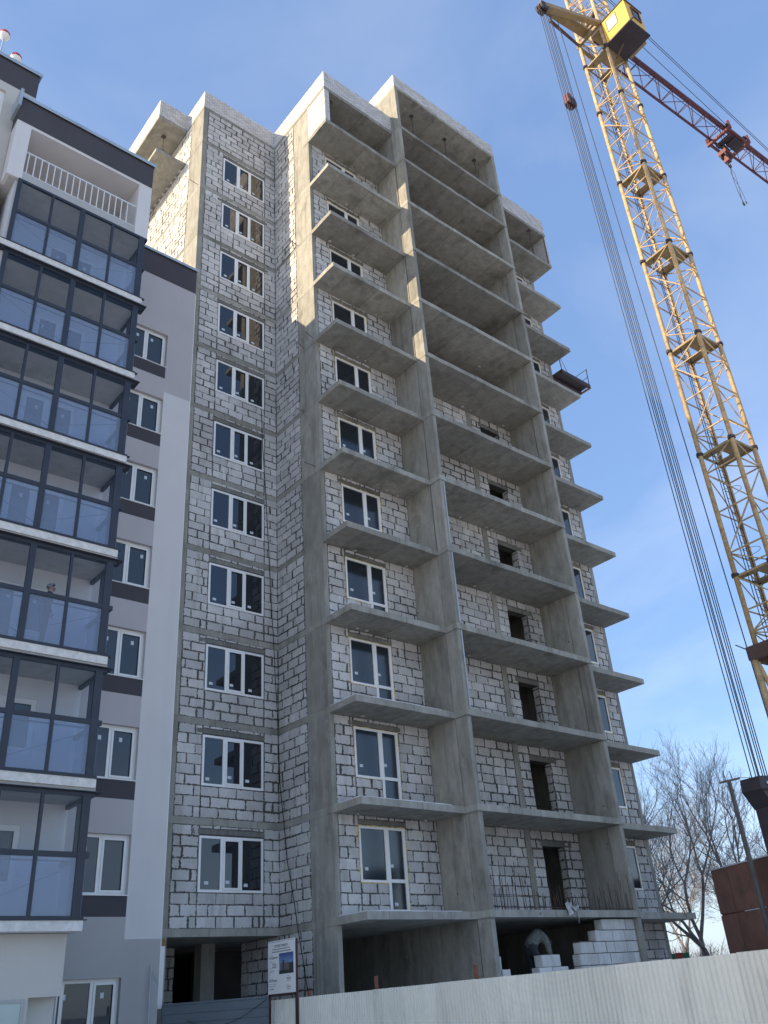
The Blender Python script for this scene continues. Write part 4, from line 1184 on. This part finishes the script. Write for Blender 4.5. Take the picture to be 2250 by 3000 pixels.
# loading platform on the right flank
lx0, lx1, ly0, ly1, lz = 15.03, 17.32, .74, 2.6, 29.0
LP = thing('loading_platform', 'dark steel loading platform with railing sticking out on the right side of the tower', 'platform', (16.2, 1.7, lz))
MB().box(lx0, lx1, ly0, ly1, lz, lz + .05).build('deck', DKSTEEL, LP)
for y in (ly0, ly0 + .6, ly1 - .6, ly1 - .1): MB().box(lx0, lx1, y, y + .1, lz - .16, lz - .001).build('beam', DKSTEEL, LP)
MB().box(lx0, lx0 + .12, ly0 - .06, ly0 - .002, lz - .14, lz - .001).build('end_beam', RUST, LP)
MB().box(lx1 - .12, lx1, ly0 - .02, ly1, lz - .2, lz - .161).build('end_beam', RUST, LP)
for x in (lx0 + .05, lx1 - .05):
    for y in (ly0 + .03, ly1 - .03):
        MB().tube((x, y, lz + .05), (x + (.05 if x > 16 else -.05), y, lz + 1.1), .022, 5).build('railing_post', STEEL, LP)
for zz in (.55, 1.05):
    MB().tube((lx1 - .02, ly0 + .03, lz + zz), (lx1 - .02, ly1 - .03, lz + zz), .016, 5).build('railing_bar', STEEL, LP)
    MB().path([(lx0 + .05, ly1 - .03, lz + zz), (16.2, ly1 - .03, lz + zz - .06), (lx1 - .05, ly1 - .03, lz + zz)], .012, 5).build('railing_bar', STEEL, LP)
MB().path([(lx0 + .05, ly0 + .03, lz + .95), (lx0 + .5, ly0 + .03, lz + .1)], .012, 5).build('railing_bar', STEEL, LP)

# black cable hanging down facade A to the ground
cab_pts = [(-.70, YA - .03, 22.0), (-.66, YA - .05, 20.5), (-.53, YA - .06, 18.2), (-.33, YA - .07, 14.5), (-.17, YA - .12, 11.0), (-.10, YA - .20, 7.8), (-.10, YA - .6, 5.4), (-.10, YA - 1.5, 2.0), (-.12, YA - 1.9, .3)]
fine = []
for a, b in zip(cab_pts[:-1], cab_pts[1:]):
    for j in range(4):
        t = j / 4; fine.append(Vector(a).lerp(Vector(b), t) + Vector((R(-.012, .012), 0, 0)))
fine.append(Vector(cab_pts[-1]))
tag(MB().path(fine, .013, 5).build('hanging_cable', BLACK), 'black cable hanging down the block facade beside the three-light windows', 'cable')

# plastic bag caught on the bay slab edge
bm_ = MB()
def rag(c, sx, sy, sz, seed, n=5):
    rs = random.Random(seed); vs = []
    for j in range(n + 1):
        for i in range(n + 1):
            vs.append((c[0] + (i / n - .5) * sx + rs.uniform(-.03, .03), c[1] + rs.uniform(-sy, sy), c[2] + (j / n - .5) * sz + rs.uniform(-.035, .035) + .05 * math.sin(i * 1.7)))
    fs = [(j * (n + 1) + i, j * (n + 1) + i + 1, (j + 1) * (n + 1) + i + 1, (j + 1) * (n + 1) + i) for j in range(n) for i in range(n)]
    bm_.add(vs, fs)
rag((7.42, YD - .05, S1 + .04), .24, .05, .34, 1); rag((7.68, YD - .03, S1 + .08), .40, .05, .15, 2); rag((7.80, YD - .05, S1 - .20), .06, .03, .26, 3, 3)
tag(bm_.build('plastic_bag', BAG, smooth=True), 'torn white plastic sheet caught on the slab edge above the stooping worker', 'plastic sheet')

# ------------------------------------------------------------------ fences
FA = Vector((-1.80, 1.78, 0)); FB = Vector((-3.32, -17.5, 0))
FU = (FB - FA).normalized(); FN = Vector((FU.y, -FU.x, 0))
if FN.x > 0: FN = -FN
FT = 1.90
CF_ = thing('corrugated_fence', 'cream corrugated metal site fence running on to the right', 'fence', tuple(FA.lerp(FB, .5)))
L = (FB - FA).length
pitch = .095
def sheet_geom(u0, u1):
    prof = []
    n = int(round((u1 - u0) / pitch)); p_ = (u1 - u0) / n
    for i in range(n):
        a = u0 + i * p_
        prof += [(a, 0), (a + p_ * .16, 0), (a + p_ * .30, .03), (a + p_ * .86, .03)]
    prof.append((u1, 0))
    return prof
u = 0.0; i = 0
while u < L - .2:
    u1 = min(L, u + 1.14)
    prof = sheet_geom(u, u1); off = .002 * (i % 2) + R(0, .004); tilt = R(-.006, .006); zt = FT + R(-.006, .006)
    vs = []
    for z, k_ in ((.05, 0), (zt, 1)):
        for (a, b) in prof: vs.append(FA + FU * a + FN * (b + off + tilt * k_) + Vector((0, 0, z)))
    n = len(prof)
    fs = [(j, j + 1, n + j + 1, n + j) for j in range(n - 1)]
    # second skin 1 mm behind so the sheet has thickness
    vs2 = [v - FN * .002 for v in vs]
    fs2 = [tuple(reversed([q + 2 * n for q in f])) for f in fs] + [(n + j, n + j + 1, 3 * n + j + 1, 3 * n + j) for j in range(n - 1)]
    MB().add(vs + vs2, fs + fs2).build('fence_sheet', CREAM, CF_)
    sc = MB()
    for uu in np.arange(u + .1, u1, .29):
        for zz in (.45, 1.50):
            c = FA + FU * uu + FN * (.034 + off) + Vector((0, 0, zz)); sc.tube(c - FN * .012, c + FN * .003, .006, 6)
    sc.build('screws', CREAM, CF_)
    u = u1 - .0; i += 1
for zz in (.45, 1.50):
    MB().bar(FA - FN * .04 + Vector((0, 0, zz)), FB - FN * .04 + Vector((0, 0, zz)), .04, .04).build('fence_rail', POSTR, CF_)
from_pix = ((-1.96, .2, 2.02), (-2.05, -3.16, 2.06), (-2.42, -6.25, 2.03))
for uu, ht in ((.02, 1.93), (1.75, 2.02), (4.55, 2.16), (7.9, 2.14), (11.2, 1.85), (14.4, 1.85), (17.6, 1.85)):
    c = FA + FU * uu - FN * .10
    MB().bar(c, c + Vector((R(-.02, .02), 0, ht)), .06, .06, (1, 0, 0)).build('fence_post', POSTR, CF_)
# shaded return of the fence with horizontal ribs
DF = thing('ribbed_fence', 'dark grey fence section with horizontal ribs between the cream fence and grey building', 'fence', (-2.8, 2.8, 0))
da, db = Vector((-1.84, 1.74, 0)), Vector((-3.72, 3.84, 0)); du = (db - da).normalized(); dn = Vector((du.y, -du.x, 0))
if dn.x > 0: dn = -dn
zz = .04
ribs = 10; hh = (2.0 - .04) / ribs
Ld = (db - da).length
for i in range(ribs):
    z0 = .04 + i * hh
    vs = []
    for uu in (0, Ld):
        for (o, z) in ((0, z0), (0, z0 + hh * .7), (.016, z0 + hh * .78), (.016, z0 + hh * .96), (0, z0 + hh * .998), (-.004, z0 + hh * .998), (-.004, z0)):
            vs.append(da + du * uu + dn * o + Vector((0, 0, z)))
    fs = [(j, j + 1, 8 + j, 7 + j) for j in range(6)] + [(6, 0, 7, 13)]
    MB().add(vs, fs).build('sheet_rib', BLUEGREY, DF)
for q in (da - dn * .05, db - dn * .05): MB().bar(q, q + Vector((0, 0, 1.95)), .05, .05, (1, 0, 0)).build('fence_post', POSTR, DF)
wire = [da.lerp(db, t) + dn * .06 + Vector((0, 0, 1.98 - .55 * math.sin(math.pi * t))) for t in np.linspace(.03, .75, 12)]
tag(MB().path(wire, .008, 4).build('sagging_wire', BLACK), 'thin black wire sagging across the dark ribbed fence', 'wire')

# ------------------------------------------------------------------ information board
SX = -2.03
IB = thing('information_board', 'white project information board with a blue photo above the fence corner', 'sign', (SX, .95, 2.0))
sy0, sy1, sz0, sz1 = 1.55, .36, 2.02, 3.19
MB().box(SX, SX + .02, sy1, sy0, sz0, sz1).build('board', SIGNW, IB)
MB().box(SX + .021, SX + .06, sy0 - .05, sy0, .2, sz1 - .02).box(SX + .021, SX + .07, sy1 - .03, sy1 + .04, .2, sz1 - .02).box(SX + .021, SX + .05, sy1, sy0, sz0 - .06, sz0 - .005).build('frame_post', simple('maroon_frame', (0.07, 0.03, 0.03), 0.7, 0.1, 5), IB)
bd = MB(); bw_ = .012
for (ya, yb_, za, zb_) in ((sy1 + .02, sy0 - .02, sz1 - .032, sz1 - .022),): bd.box(SX - .002, SX - .0008, ya, yb_, za, zb_)
bd.build('printed_border', INKL, IB)
def ypos(f): return sy0 + (sy1 - sy0) * f       # f from the left edge
def zpos(f): return sz1 + (sz0 - sz1) * f
# photo: sky gradient as print in three bands, dark ground and apartment block silhouette
ph = [(.43, .95, .26, .645)]
def pr_rect(f0, f1, g0, g1, mat, name, lift):
    return MB().box(SX - .0012 - lift, SX - .0004 - lift, ypos(f1), ypos(f0), zpos(g1), zpos(g0)).build(name, mat, IB)
m, nt, ns, ls, b_ = mat_base('printed_photo_sky'); t_ = NT(nt)
sp = t_.n('ShaderNodeSeparateXYZ'); t_.val(t_.pos(), sp.inputs[0])
t_.val(t_.mix(t_.rng(sp.outputs[2], zpos(.48), zpos(.26)), (0.20, 0.37, 0.58, 1), (0.06, 0.075, 0.24, 1)), b_.inputs['Base Color'])
pr_rect(.42, .95, .255, .645, m, 'printed_photo', 0)
pr_rect(.42, .95, .575, .645, simple('print_dark_green', (0.035, 0.045, 0.04), .5, .05, 4), 'photo_ground', .0010)
pk = simple('print_building', (0.15, 0.125, 0.12), .5, .25, 30); pd_ = simple('print_building_dark', (0.05, 0.045, 0.055), .5, .2, 30)
for j, (f0, f1, g0, mt) in enumerate(((.46, .53, .44, pk), (.53, .62, .40, pk), (.56, .61, .385, pd_), (.62, .70, .44, pk), (.70, .79, .43, pk), (.79, .87, .45, pd_), (.87, .95, .44, pd_))):
    pr_rect(f0, f1, g0, .58, mt, 'photo_building', .0014 + .0002 * j)
def text(s, f, gz_, size, mat=INK, bold=0.0, align='LEFT', wscale=1.0):
    cu = bpy.data.curves.new('lettering', 'FONT'); cu.body = s; cu.size = size; cu.align_x = align; cu.offset = bold; cu.extrude = .0006
    cu.space_character = 1.0
    o = bpy.data.objects.new('lettering', cu); COL.objects.link(o)
    dg = bpy.context.evaluated_depsgraph_get()
    me = bpy.data.meshes.new_from_object(o.evaluated_get(dg)); bpy.data.objects.remove(o); me.materials.clear(); me.materials.append(mat)
    # local x -> -y world (left to right as seen from -X), local y -> z
    M = Matrix(((0, 0, -1, SX - .0012), (-wscale, 0, 0, ypos(f)), (0, 1, 0, zpos(gz_)), (0, 0, 0, 1)))
    link('lettering', me, IB, M=M)
text('ПАСПОРТ ОБЪЕКТА', .50, .130, .075, INK, .0012, 'CENTER', .80)
text('«Жилищное строительство по ул. Дмитрова, 102, 107»', .50, .175, .036, INK, .0006, 'CENTER', .82)
text('со встроенно-пристроенными помещениями', .50, .225, .040, INK, .0008, 'CENTER', .95)
text('Застройщик:', .045, .295, .034, INKL, 0, 'LEFT', .9)
text('ЗАО "СДМ-ИНВЕСТ"', .045, .345, .055, INK, .0012, 'LEFT', .72)
text('г. Курск,', .05, .390, .032, INKL)
text('ул. Радищева, 5', .05, .422, .032, INKL)
text('тел.', .06, .475, .032, INKL)
text('735-20-40', .17, .470, .052, INK, .0008, 'LEFT', .82)
text('факс', .06, .525, .032, INKL)
text('078-97-55', .17, .520, .052, INK, .0008, 'LEFT', .82)
text('Начало строительства', .05, .570, .030, INKL, 0, 'LEFT', .75)
text('Окончание работ', .05, .600, .030, INKL, 0, 'LEFT', .8)
text('I кв.', .05, .645, .030, INKL)
text('Подрядчик:', .045, .735, .032, INKL)
text('ООО "СК "ВЕРТИКАЛЬ"', .045, .775, .052, INK, .001, 'LEFT', .62)
text('Адрес: ул. Союзная, 71', .045, .825, .030, INKL, 0, 'LEFT', .95)
text('Режим работы с 8.00', .045, .865, .030, INKL, 0, 'LEFT', .95)
text('тел. 777-88-90', .06, .925, .042, INK, .0005, 'LEFT', .7)
text('Главный', .69, .700, .030, INKL)
text('Комаров Д.А.', .69, .745, .048, INK, .0008, 'LEFT', .62)
text('+7 920 741-22-30', .70, .785, .036, INK, 0, 'LEFT', .6)
text('Прораб', .69, .855, .030, INKL)
text('Гуляев А.И.', .69, .900, .048, INK, .0008, 'LEFT', .65)
text('+7 960 677-10-01', .70, .942, .036, INK, 0, 'LEFT', .6)

# ------------------------------------------------------------------ people
def figure(name, label, bones, mats, loc=(0, 0, 0), sub=1):
    """bones: {id: (parent or None, (x,y,z), radius, material index)}"""
    ids = list(bones); idx = {n: i for i, n in enumerate(ids)}
    me = bpy.data.meshes.new(name)
    me.from_pydata([bones[n][1] for n in ids], [(idx[bones[n][0]], idx[n]) for n in ids if bones[n][0]], [])
    o = bpy.data.objects.new(name, me); COL.objects.link(o)
    o.modifiers.new('skin', 'SKIN')
    if not me.skin_vertices: me.skin_vertices.new()
    sv = me.skin_vertices[0].data
    for n in ids:
        r = bones[n][2]; sv[idx[n]].radius = r if isinstance(r, tuple) else (r, r)
    sv[0].use_root = True
    ss = o.modifiers.new('sub', 'SUBSURF'); ss.levels = sub; ss.render_levels = sub
    dg = bpy.context.evaluated_depsgraph_get()
    out = bpy.data.meshes.new_from_object(o.evaluated_get(dg))
    bpy.data.objects.remove(o)
    out.materials.clear()
    for m_ in mats: out.materials.append(m_)
    segs = [(Vector(bones[bones[n][0]][1]), Vector(bones[n][1]), bones[n][3]) for n in ids if bones[n][0]]
    for p in out.polygons:
        c = p.center; best = (9, 0)
        for a, b, mi in segs:
            d = b - a; t = max(0, min(1, (c - a).dot(d) / max(1e-9, d.length_squared)))
            dist = (a + d * t - c).length
            if dist < best[0]: best = (dist, mi)
        p.material_index = best[1]; p.use_smooth = True
    ob = bpy.data.objects.new(name, out); COL.objects.link(ob); ob.location = loc
    WM[ob.name] = Matrix.Translation(loc)
    return tag(ob, label, 'person')
def hand(b, pref, wrist, pos, direction, side, mi, curl=.4):
    d = Vector(direction).normalized(); s = Vector(side).normalized(); n = d.cross(s)
    pos = Vector(pos)
    b[pref + 'palm'] = (wrist, tuple(pos + d * .045), (.022, .032), mi)
    for i, ln in enumerate((.062, .072, .068, .052)):
        base = pos + d * .085 + s * (.026 - .018 * i)
        k1 = base + d * ln * .5 + n * ln * .15 * curl; k2 = k1 + d * ln * (.5 - .3 * curl) + n * ln * .55 * curl
        b[f'{pref}f{i}a'] = (pref + 'palm', tuple(base), .0105, mi)
        b[f'{pref}f{i}b'] = (f'{pref}f{i}a', tuple(k1), .0095, mi)
        b[f'{pref}f{i}c'] = (f'{pref}f{i}b', tuple(k2), .008, mi)
    t1 = pos + d * .03 + s * .045; t2 = t1 + d * .035 + s * .018 + n * .012
    b[pref + 't1'] = (pref + 'palm', tuple(t1), .0115, mi); b[pref + 't2'] = (pref + 't1', tuple(t2), .0095, mi)
# man standing behind the glazing, looking towards +X
b = {}
b['pelvis'] = (None, (0, 0, .93), (.13, .16), 1)
b['waist'] = ('pelvis', (.0, 0, 1.08), (.125, .16), 0)
b['chest'] = ('waist', (.02, 0, 1.30), (.14, .19), 0)
b['shold'] = ('chest', (.015, 0, 1.43), (.10, .17), 0)
b['neck'] = ('shold', (.045, 0, 1.52), .058, 2)
b['jaw'] = ('neck', (.085, 0, 1.585), (.068, .068), 2)
b['head'] = ('jaw', (.085, 0, 1.655), (.092, .078), 2)
b['crown'] = ('head', (.07, 0, 1.70), (.085, .074), 2)
b['nose'] = ('jaw', (.185, 0, 1.615), .014, 2)
b['chin'] = ('jaw', (.135, 0, 1.555), .028, 2)
for s_, q in ((1, 'l'), (-1, 'r')):
    b[q + 'ear'] = ('head', (.075, s_ * .085, 1.625), .016, 2)
    b[q + 'hip'] = ('pelvis', (0, s_ * .10, .86), .098, 1)
    b[q + 'knee'] = (q + 'hip', (.015 + .03 * s_, s_ * .115, .49), .068, 1)
    b[q + 'ank'] = (q + 'knee', (-.015 + .05 * s_, s_ * .12, .09), .048, 1)
    b[q + 'toe'] = (q + 'ank', (.13 + .05 * s_, s_ * .14, .045), .042, 1)
    b[q + 'sho'] = ('shold', (.01, s_ * .20, 1.40), .072, 0)
    b[q + 'elb'] = (q + 'sho', (-.06, s_ * .26, 1.13), .060, 0)
    b[q + 'wri'] = (q + 'elb', (.05, s_ * .25, .90), .042, 0)
    hand(b, q, q + 'wri', (.055, s_ * .25, .88), (.25, 0, -1), (1, 0, .2), 2)
pz = gz(3) + .0
man = figure('person', 'grey haired man in dark jacket standing in profile behind the balcony glass', b, [JACKET, TROUS, SKIN], (-8.98, .62, pz), 2)
hm = MB(); n = 10; vs = []
for i in range(6):
    ph_ = -.35 + i * (math.pi / 2 + .35) / 5
    for j in range(n):
        a = 2 * math.pi * j / n
        rr = .106 * math.cos(ph_); vs.append((.062 + rr * math.cos(a) * 1.02, rr * .86 * math.sin(a), 1.672 + .098 * math.sin(ph_) + (.085 if math.cos(a) > .2 and i < 2 else (.03 if math.cos(a) > .2 and i == 2 else 0))))
fs = [(i * n + j, i * n + (j + 1) % n, (i + 1) * n + (j + 1) % n, (i + 1) * n + j) for i in range(5) for j in range(n)]
hme = hm.add(vs, fs).mesh('hair'); hme.materials.append(HAIR)
for p in hme.polygons: p.use_smooth = True
ho = bpy.data.objects.new('hair', hme); COL.objects.link(ho); ho.parent = man
# worker stooping over the low block wall, hammer in hand; local x is his facing direction
b = {}
b['pelvis'] = (None, (-.34, 0, .90), (.16, .18), 3)
b['hem'] = ('pelvis', (-.31, 0, .96), (.215, .23), 0)
b['waist'] = ('hem', (-.19, 0, 1.10), (.20, .215), 0)
b['chest'] = ('waist', (.04, 0, 1.21), (.22, .24), 0)
b['shold'] = ('chest', (.22, 0, 1.15), (.17, .20), 0)
b['collar'] = ('shold', (.31, 0, 1.13), (.12, .13), 0)
b['neck'] = ('collar', (.38, 0, 1.04), .075, 1)
b['jaw'] = ('neck', (.46, 0, .965), .070, 1)
b['head'] = ('jaw', (.50, 0, 1.02), (.098, .088), 2)
b['crown'] = ('head', (.52, 0, 1.07), (.10, .09), 2)
b['nose'] = ('jaw', (.545, 0, .93), .016, 1)
b['peak'] = ('crown', (.64, 0, 1.01), (.02, .07), 2)
for s_, q in ((1, 'l'), (-1, 'r')):
    b[q + 'hip'] = ('pelvis', (-.34, s_ * .12, .80), .125, 3)
    b[q + 'knee'] = (q + 'hip', (-.14 - .06 * s_, s_ * .15, .46), .085, 3)
    b[q + 'ank'] = (q + 'knee', (-.24 - .10 * s_, s_ * .16, .10), .06, 3)
    b[q + 'toe'] = (q + 'ank', (-.07 - .10 * s_, s_ * .17, .05), .045, 3)
    b[q + 'sho'] = ('shold', (.14, s_ * .23, 1.06), .115, 0)
    b[q + 'elb'] = (q + 'sho', (.17, s_ * .27, .78), .088, 0)
    b[q + 'cuff'] = (q + 'elb', (.30, s_ * .20, .64), .070, 0)
    b[q + 'wri'] = (q + 'cuff', (.36, s_ * .17, .58), .040, 1)
    hand(b, q, q + 'wri', (.375, s_ * .165, .555), (.5, -.1 * s_, -.8), (0, 0, 1) if s_ < 0 else (0, .3, 1), 1, .8)
wz = 1.93 - .02
worker = figure('person', 'worker in grey green workwear stooping over the low block wall with a hammer', b, [CAMO, SKIN, simple('dark_cap', (0.06, 0.06, 0.06), .9, .15, 8), TROUS], (6.62, YD + .72, wz - .02), 2)
# trestle deck he stands on
tr_ = thing('work_trestle', 'low timber trestle deck under the stooping worker in the dark bay', 'trestle', (6.6, YD + .95, 0))
for y in np.arange(YD + .5, YD + 1.5, .2): MB().box(5.7, 7.5, y, y + .19, wz - .03, wz).build('plank', WOODP, tr_)
for x in (5.85, 7.35):
    for y in (YD + .55, YD + 1.4): MB().tube((x, y, 0), (x, y, wz - .031), .03, 6).build('leg', PROP, tr_)
HMR = thing('hammer', 'mason hammer held head down in the hand of the stooping worker', 'hammer', (7.06, YD + .58, wz + .4))
MB().tube((7.05, YD + .59, wz + .56), (7.24, YD + .56, wz + .27), .014, 6).build('handle', WOODP, HMR)
MB().bar((7.17, YD + .57, wz + .25), (7.33, YD + .55, wz + .30), .035, .035).build('hammer_head', FLASH, HMR)

# ------------------------------------------------------------------ rusty container, pole, trees, hoarding on the right
def hray(u, v, D):
    d = Vector(CR) * ((u - 1125) / 2548.03) + Vector(CD) * ((v - 1500) / 2548.03) + Vector(CF)
    return CAM + d * (D / math.hypot(d.x, d.y))
ca = hray(2082, 2552, 40); zt = ca.z
d_ = Vector(CR) * ((2250 - 1125) / 2548.03) + Vector(CD) * ((2508 - 1500) / 2548.03) + Vector(CF)
cb_ = CAM + d_ * ((zt - CAM.z) / d_.z)
cu_ = Vector((cb_.x - ca.x, cb_.y - ca.y, 0)).normalized(); cn_ = Vector((cu_.y, -cu_.x, 0))
if cn_.dot(CAM - ca) < 0: cn_ = -cn_
RC_ = thing('rusty_container', 'tall rusty brown steel box of stacked panels behind the fence on the right', 'container', (ca.x + cu_.x * 3, ca.y + cu_.y * 3, 0))
LC = 7.0
MC = Matrix(((cu_.x, -cn_.x, 0, ca.x), (cu_.y, -cn_.y, 0, ca.y), (0, 0, 1, 0), (0, 0, 0, 1)))
MB().box(.03, LC, .03, 2.6, 0, zt - .03, MC).build('body', RUST, RC_)
tiers = [(0.0, .9), (.92, 2.22), (2.26, 3.78), (3.82, zt)]
for (za, zb_) in tiers:
    xx = 0.0
    for w_ in (1.05, 1.6, 1.5, 1.45, 1.4):
        if xx + w_ > LC + .1: break
        MB().box(xx + .012, min(LC, xx + w_) - .012, -.012 + R(-.008, .004), .03, za + .01, zb_ - .01, MC).build('steel_panel', RUST, RC_)
        xx += w_
    MB().box(-.02, .028, .04, 2.55, za + .02, zb_ - .02, MC).build('steel_panel', RUST, RC_)
MB().box(-.03, LC, -.04, 2.62, zt, zt + .05, MC).build('snow_cap', SNOW, RC_)
MB().box(1.6, 2.9, -.03, -.013, 3.785, 3.815, MC).build('snow_line', SNOW, RC_)

UP = thing('utility_pole', 'weathered wooden utility pole with a small crossarm in front of the bare trees', 'pole', (16.15, -2.0, 0))
MB().tube((16.15, -2.0, 0), (16.12, -1.95, 8.05), .12, 10, .075).build('pole', WOODP, UP, smooth=True)
MB().bar((15.88, -1.70, 8.02), (16.40, -2.25, 8.12), .07, .07).build('crossarm', WOODP, UP)
for t in (-.1, .08): MB().tube((16.15 + t, -1.97 - t, 8.1), (16.13 + t, -1.95 - t, 8.42), .016, 5).build('insulator_pin', DKSTEEL, UP)
MB().path([(16.2, -2.05, 7.7), (16.05, -1.85, 7.9)], .03, 5).build('bracket', FLASH, UP)
pw = [Vector((16.4, -2.2, 8.16)).lerp(Vector((22.0, -14.0, 8.6)), t) - Vector((0, 0, .9 * math.sin(math.pi * t))) for t in np.linspace(0, 1, 16)]
tag(MB().path(pw, .012, 4).build('overhead_wire', CABLE), 'thin overhead wire running right from the wooden utility pole', 'wire')

GH = thing('green_hoarding', 'strip of green hoarding with a small red sign under the far trees', 'hoarding', (23, 6, 0))
p0 = hray(1962, 2795, 46); p1 = hray(2018, 2791, 46); gu = Vector((p1.x - p0.x, p1.y - p0.y, 0)).normalized(); gn = Vector((gu.y, -gu.x, 0))
if gn.dot(CAM - p0) < 0: gn = -gn
MB().bar((p0.x, p0.y, p0.z / 2), (p1.x, p1.y, p0.z / 2), .06, p0.z).build('green_panel', GREENF, GH)
q = hray(1990, 2800, 45) + gn * .25
MB().bar((q.x - gu.x * .16, q.y - gu.y * .16, q.z), (q.x + gu.x * .16, q.y + gu.y * .16, q.z), .03, .22).build('red_sign', REDS, GH)

def bare_tree(x, y, H, lean, seed, label, levels=7, spread=.55, r0=.16, fork=.30, twig_n=3):
    rs = random.Random(seed)
    t = thing('bare_tree', label, 'tree', (x, y, 0), 'bare winter trees right of the tower')
    tr = MB(); cr = MB()
    def grow(p, d, L, r, lv):
        n = 3 if lv < 3 else 2
        q = p
        dd = d.copy()
        for i in range(n):
            dd = (dd + Vector((rs.uniform(-.16, .16), rs.uniform(-.16, .16), rs.uniform(-.03, .12)))).normalized()
            q2 = q + dd * (L / n)
            ra = r * (1 - .35 * i / n); rb = r * (1 - .35 * (i + 1) / n)
            (tr if lv < 2 else cr).tube(q, q2, ra, 7 if lv < 2 else (4 if lv < 4 else 3), rb, cap=False)
            if lv >= 1 and lv < levels and i < n - 1 or (lv >= 2 and lv < levels):
                if rs.random() < (.85 if lv < 3 else .55):
                    a = rs.uniform(0, 6.28); ax = dd.orthogonal().normalized(); bx = dd.cross(ax)
                    sd = (dd * rs.uniform(.5, .9) + (ax * math.cos(a) + bx * math.sin(a)) * rs.uniform(.6, 1.0)).normalized()
                    grow(q2, sd, L * rs.uniform(.45, .68), rb * .55, lv + 1)
            q = q2
        if lv < levels:
            for j in range(2 if rs.random() < .75 or lv < 2 else 3):
                a = rs.uniform(0, 6.28); ax = dd.orthogonal().normalized(); bx = dd.cross(ax)
                sd = (dd + (ax * math.cos(a) + bx * math.sin(a)) * rs.uniform(spread * .6, spread * 1.2) + Vector((0, 0, .12))).normalized()
                grow(q, sd, L * rs.uniform(.66, .86), max(.0035, r * .58), lv + 1)
    grow(Vector((x, y, 0)), Vector((lean[0], lean[1], 1)).normalized(), H * fork, r0, 0)
    tr.build('trunk', BARK, t, smooth=True); cr.build('branches', TWIG, t)
def tp(u, v, D): p = hray(u, v, D); return p.x, p.y
for (u_, v_, D, H, ln, sd, lab, kw) in (
    (1932, 2790, 44, 10.5, (.05, -.05), 3, 'bare tree with forked trunk closest to the concrete tower', dict(r0=.19, fork=.28)),
    (2125, 2790, 46, 10.0, (-.28, .18), 11, 'bare tree with trunk leaning left beside the rusty container', dict(r0=.15, fork=.3)),
    (2075, 2790, 50, 11.5, (-.05, .0), 21, 'slender upright bare tree rising just left of the rusty container', dict(r0=.17, fork=.3)),
    (2165, 2790, 52, 12.0, (-.12, .05), 31, 'tall bare tree behind the wooden utility pole', dict(r0=.2, fork=.3)),
    (2290, 2790, 50, 11.0, (-.1, .05), 41, 'bare tree behind the container at the right edge', dict(r0=.18, fork=.3)),
    (2000, 2790, 58, 11.0, (.02, .0), 51, 'thin bushy bare tree in the gap between tower and container', dict(r0=.15, fork=.26)),
    (1900, 2790, 62, 13.0, (.03, .0), 61, 'bare tree half hidden behind the tower edge', dict(r0=.17, fork=.28)),
    (2230, 2790, 64, 13.0, (.0, .0), 71, 'far bare tree seen through the gap right of the utility pole', dict(r0=.17, fork=.28))):
    x, y = tp(u_, v_, D); bare_tree(x, y, H, ln, sd, lab, **kw)
# low scrub along the far fence line
sc = MB(); rs = random.Random(77)
for i in range(900):
    u_ = rs.uniform(1930, 2110); D = rs.uniform(47, 60); p = hray(u_, 2800, D); p.z = rs.uniform(0, 2.2)
    d = Vector((rs.uniform(-.6, .6), rs.uniform(-.6, .6), 1)).normalized(); L = rs.uniform(.5, 1.5)
    q = p + d * L
    sc.tube(p, q, .014, 3, .006, cap=False)
    for j in range(3):
        a = p.lerp(q, rs.uniform(.3, .9)); sc.tube(a, a + Vector((rs.uniform(-.4, .4), rs.uniform(-.4, .4), rs.uniform(.1, .5))), .008, 3, .003, cap=False)
sc.build('scrub', TWIG, None, 'stuff')
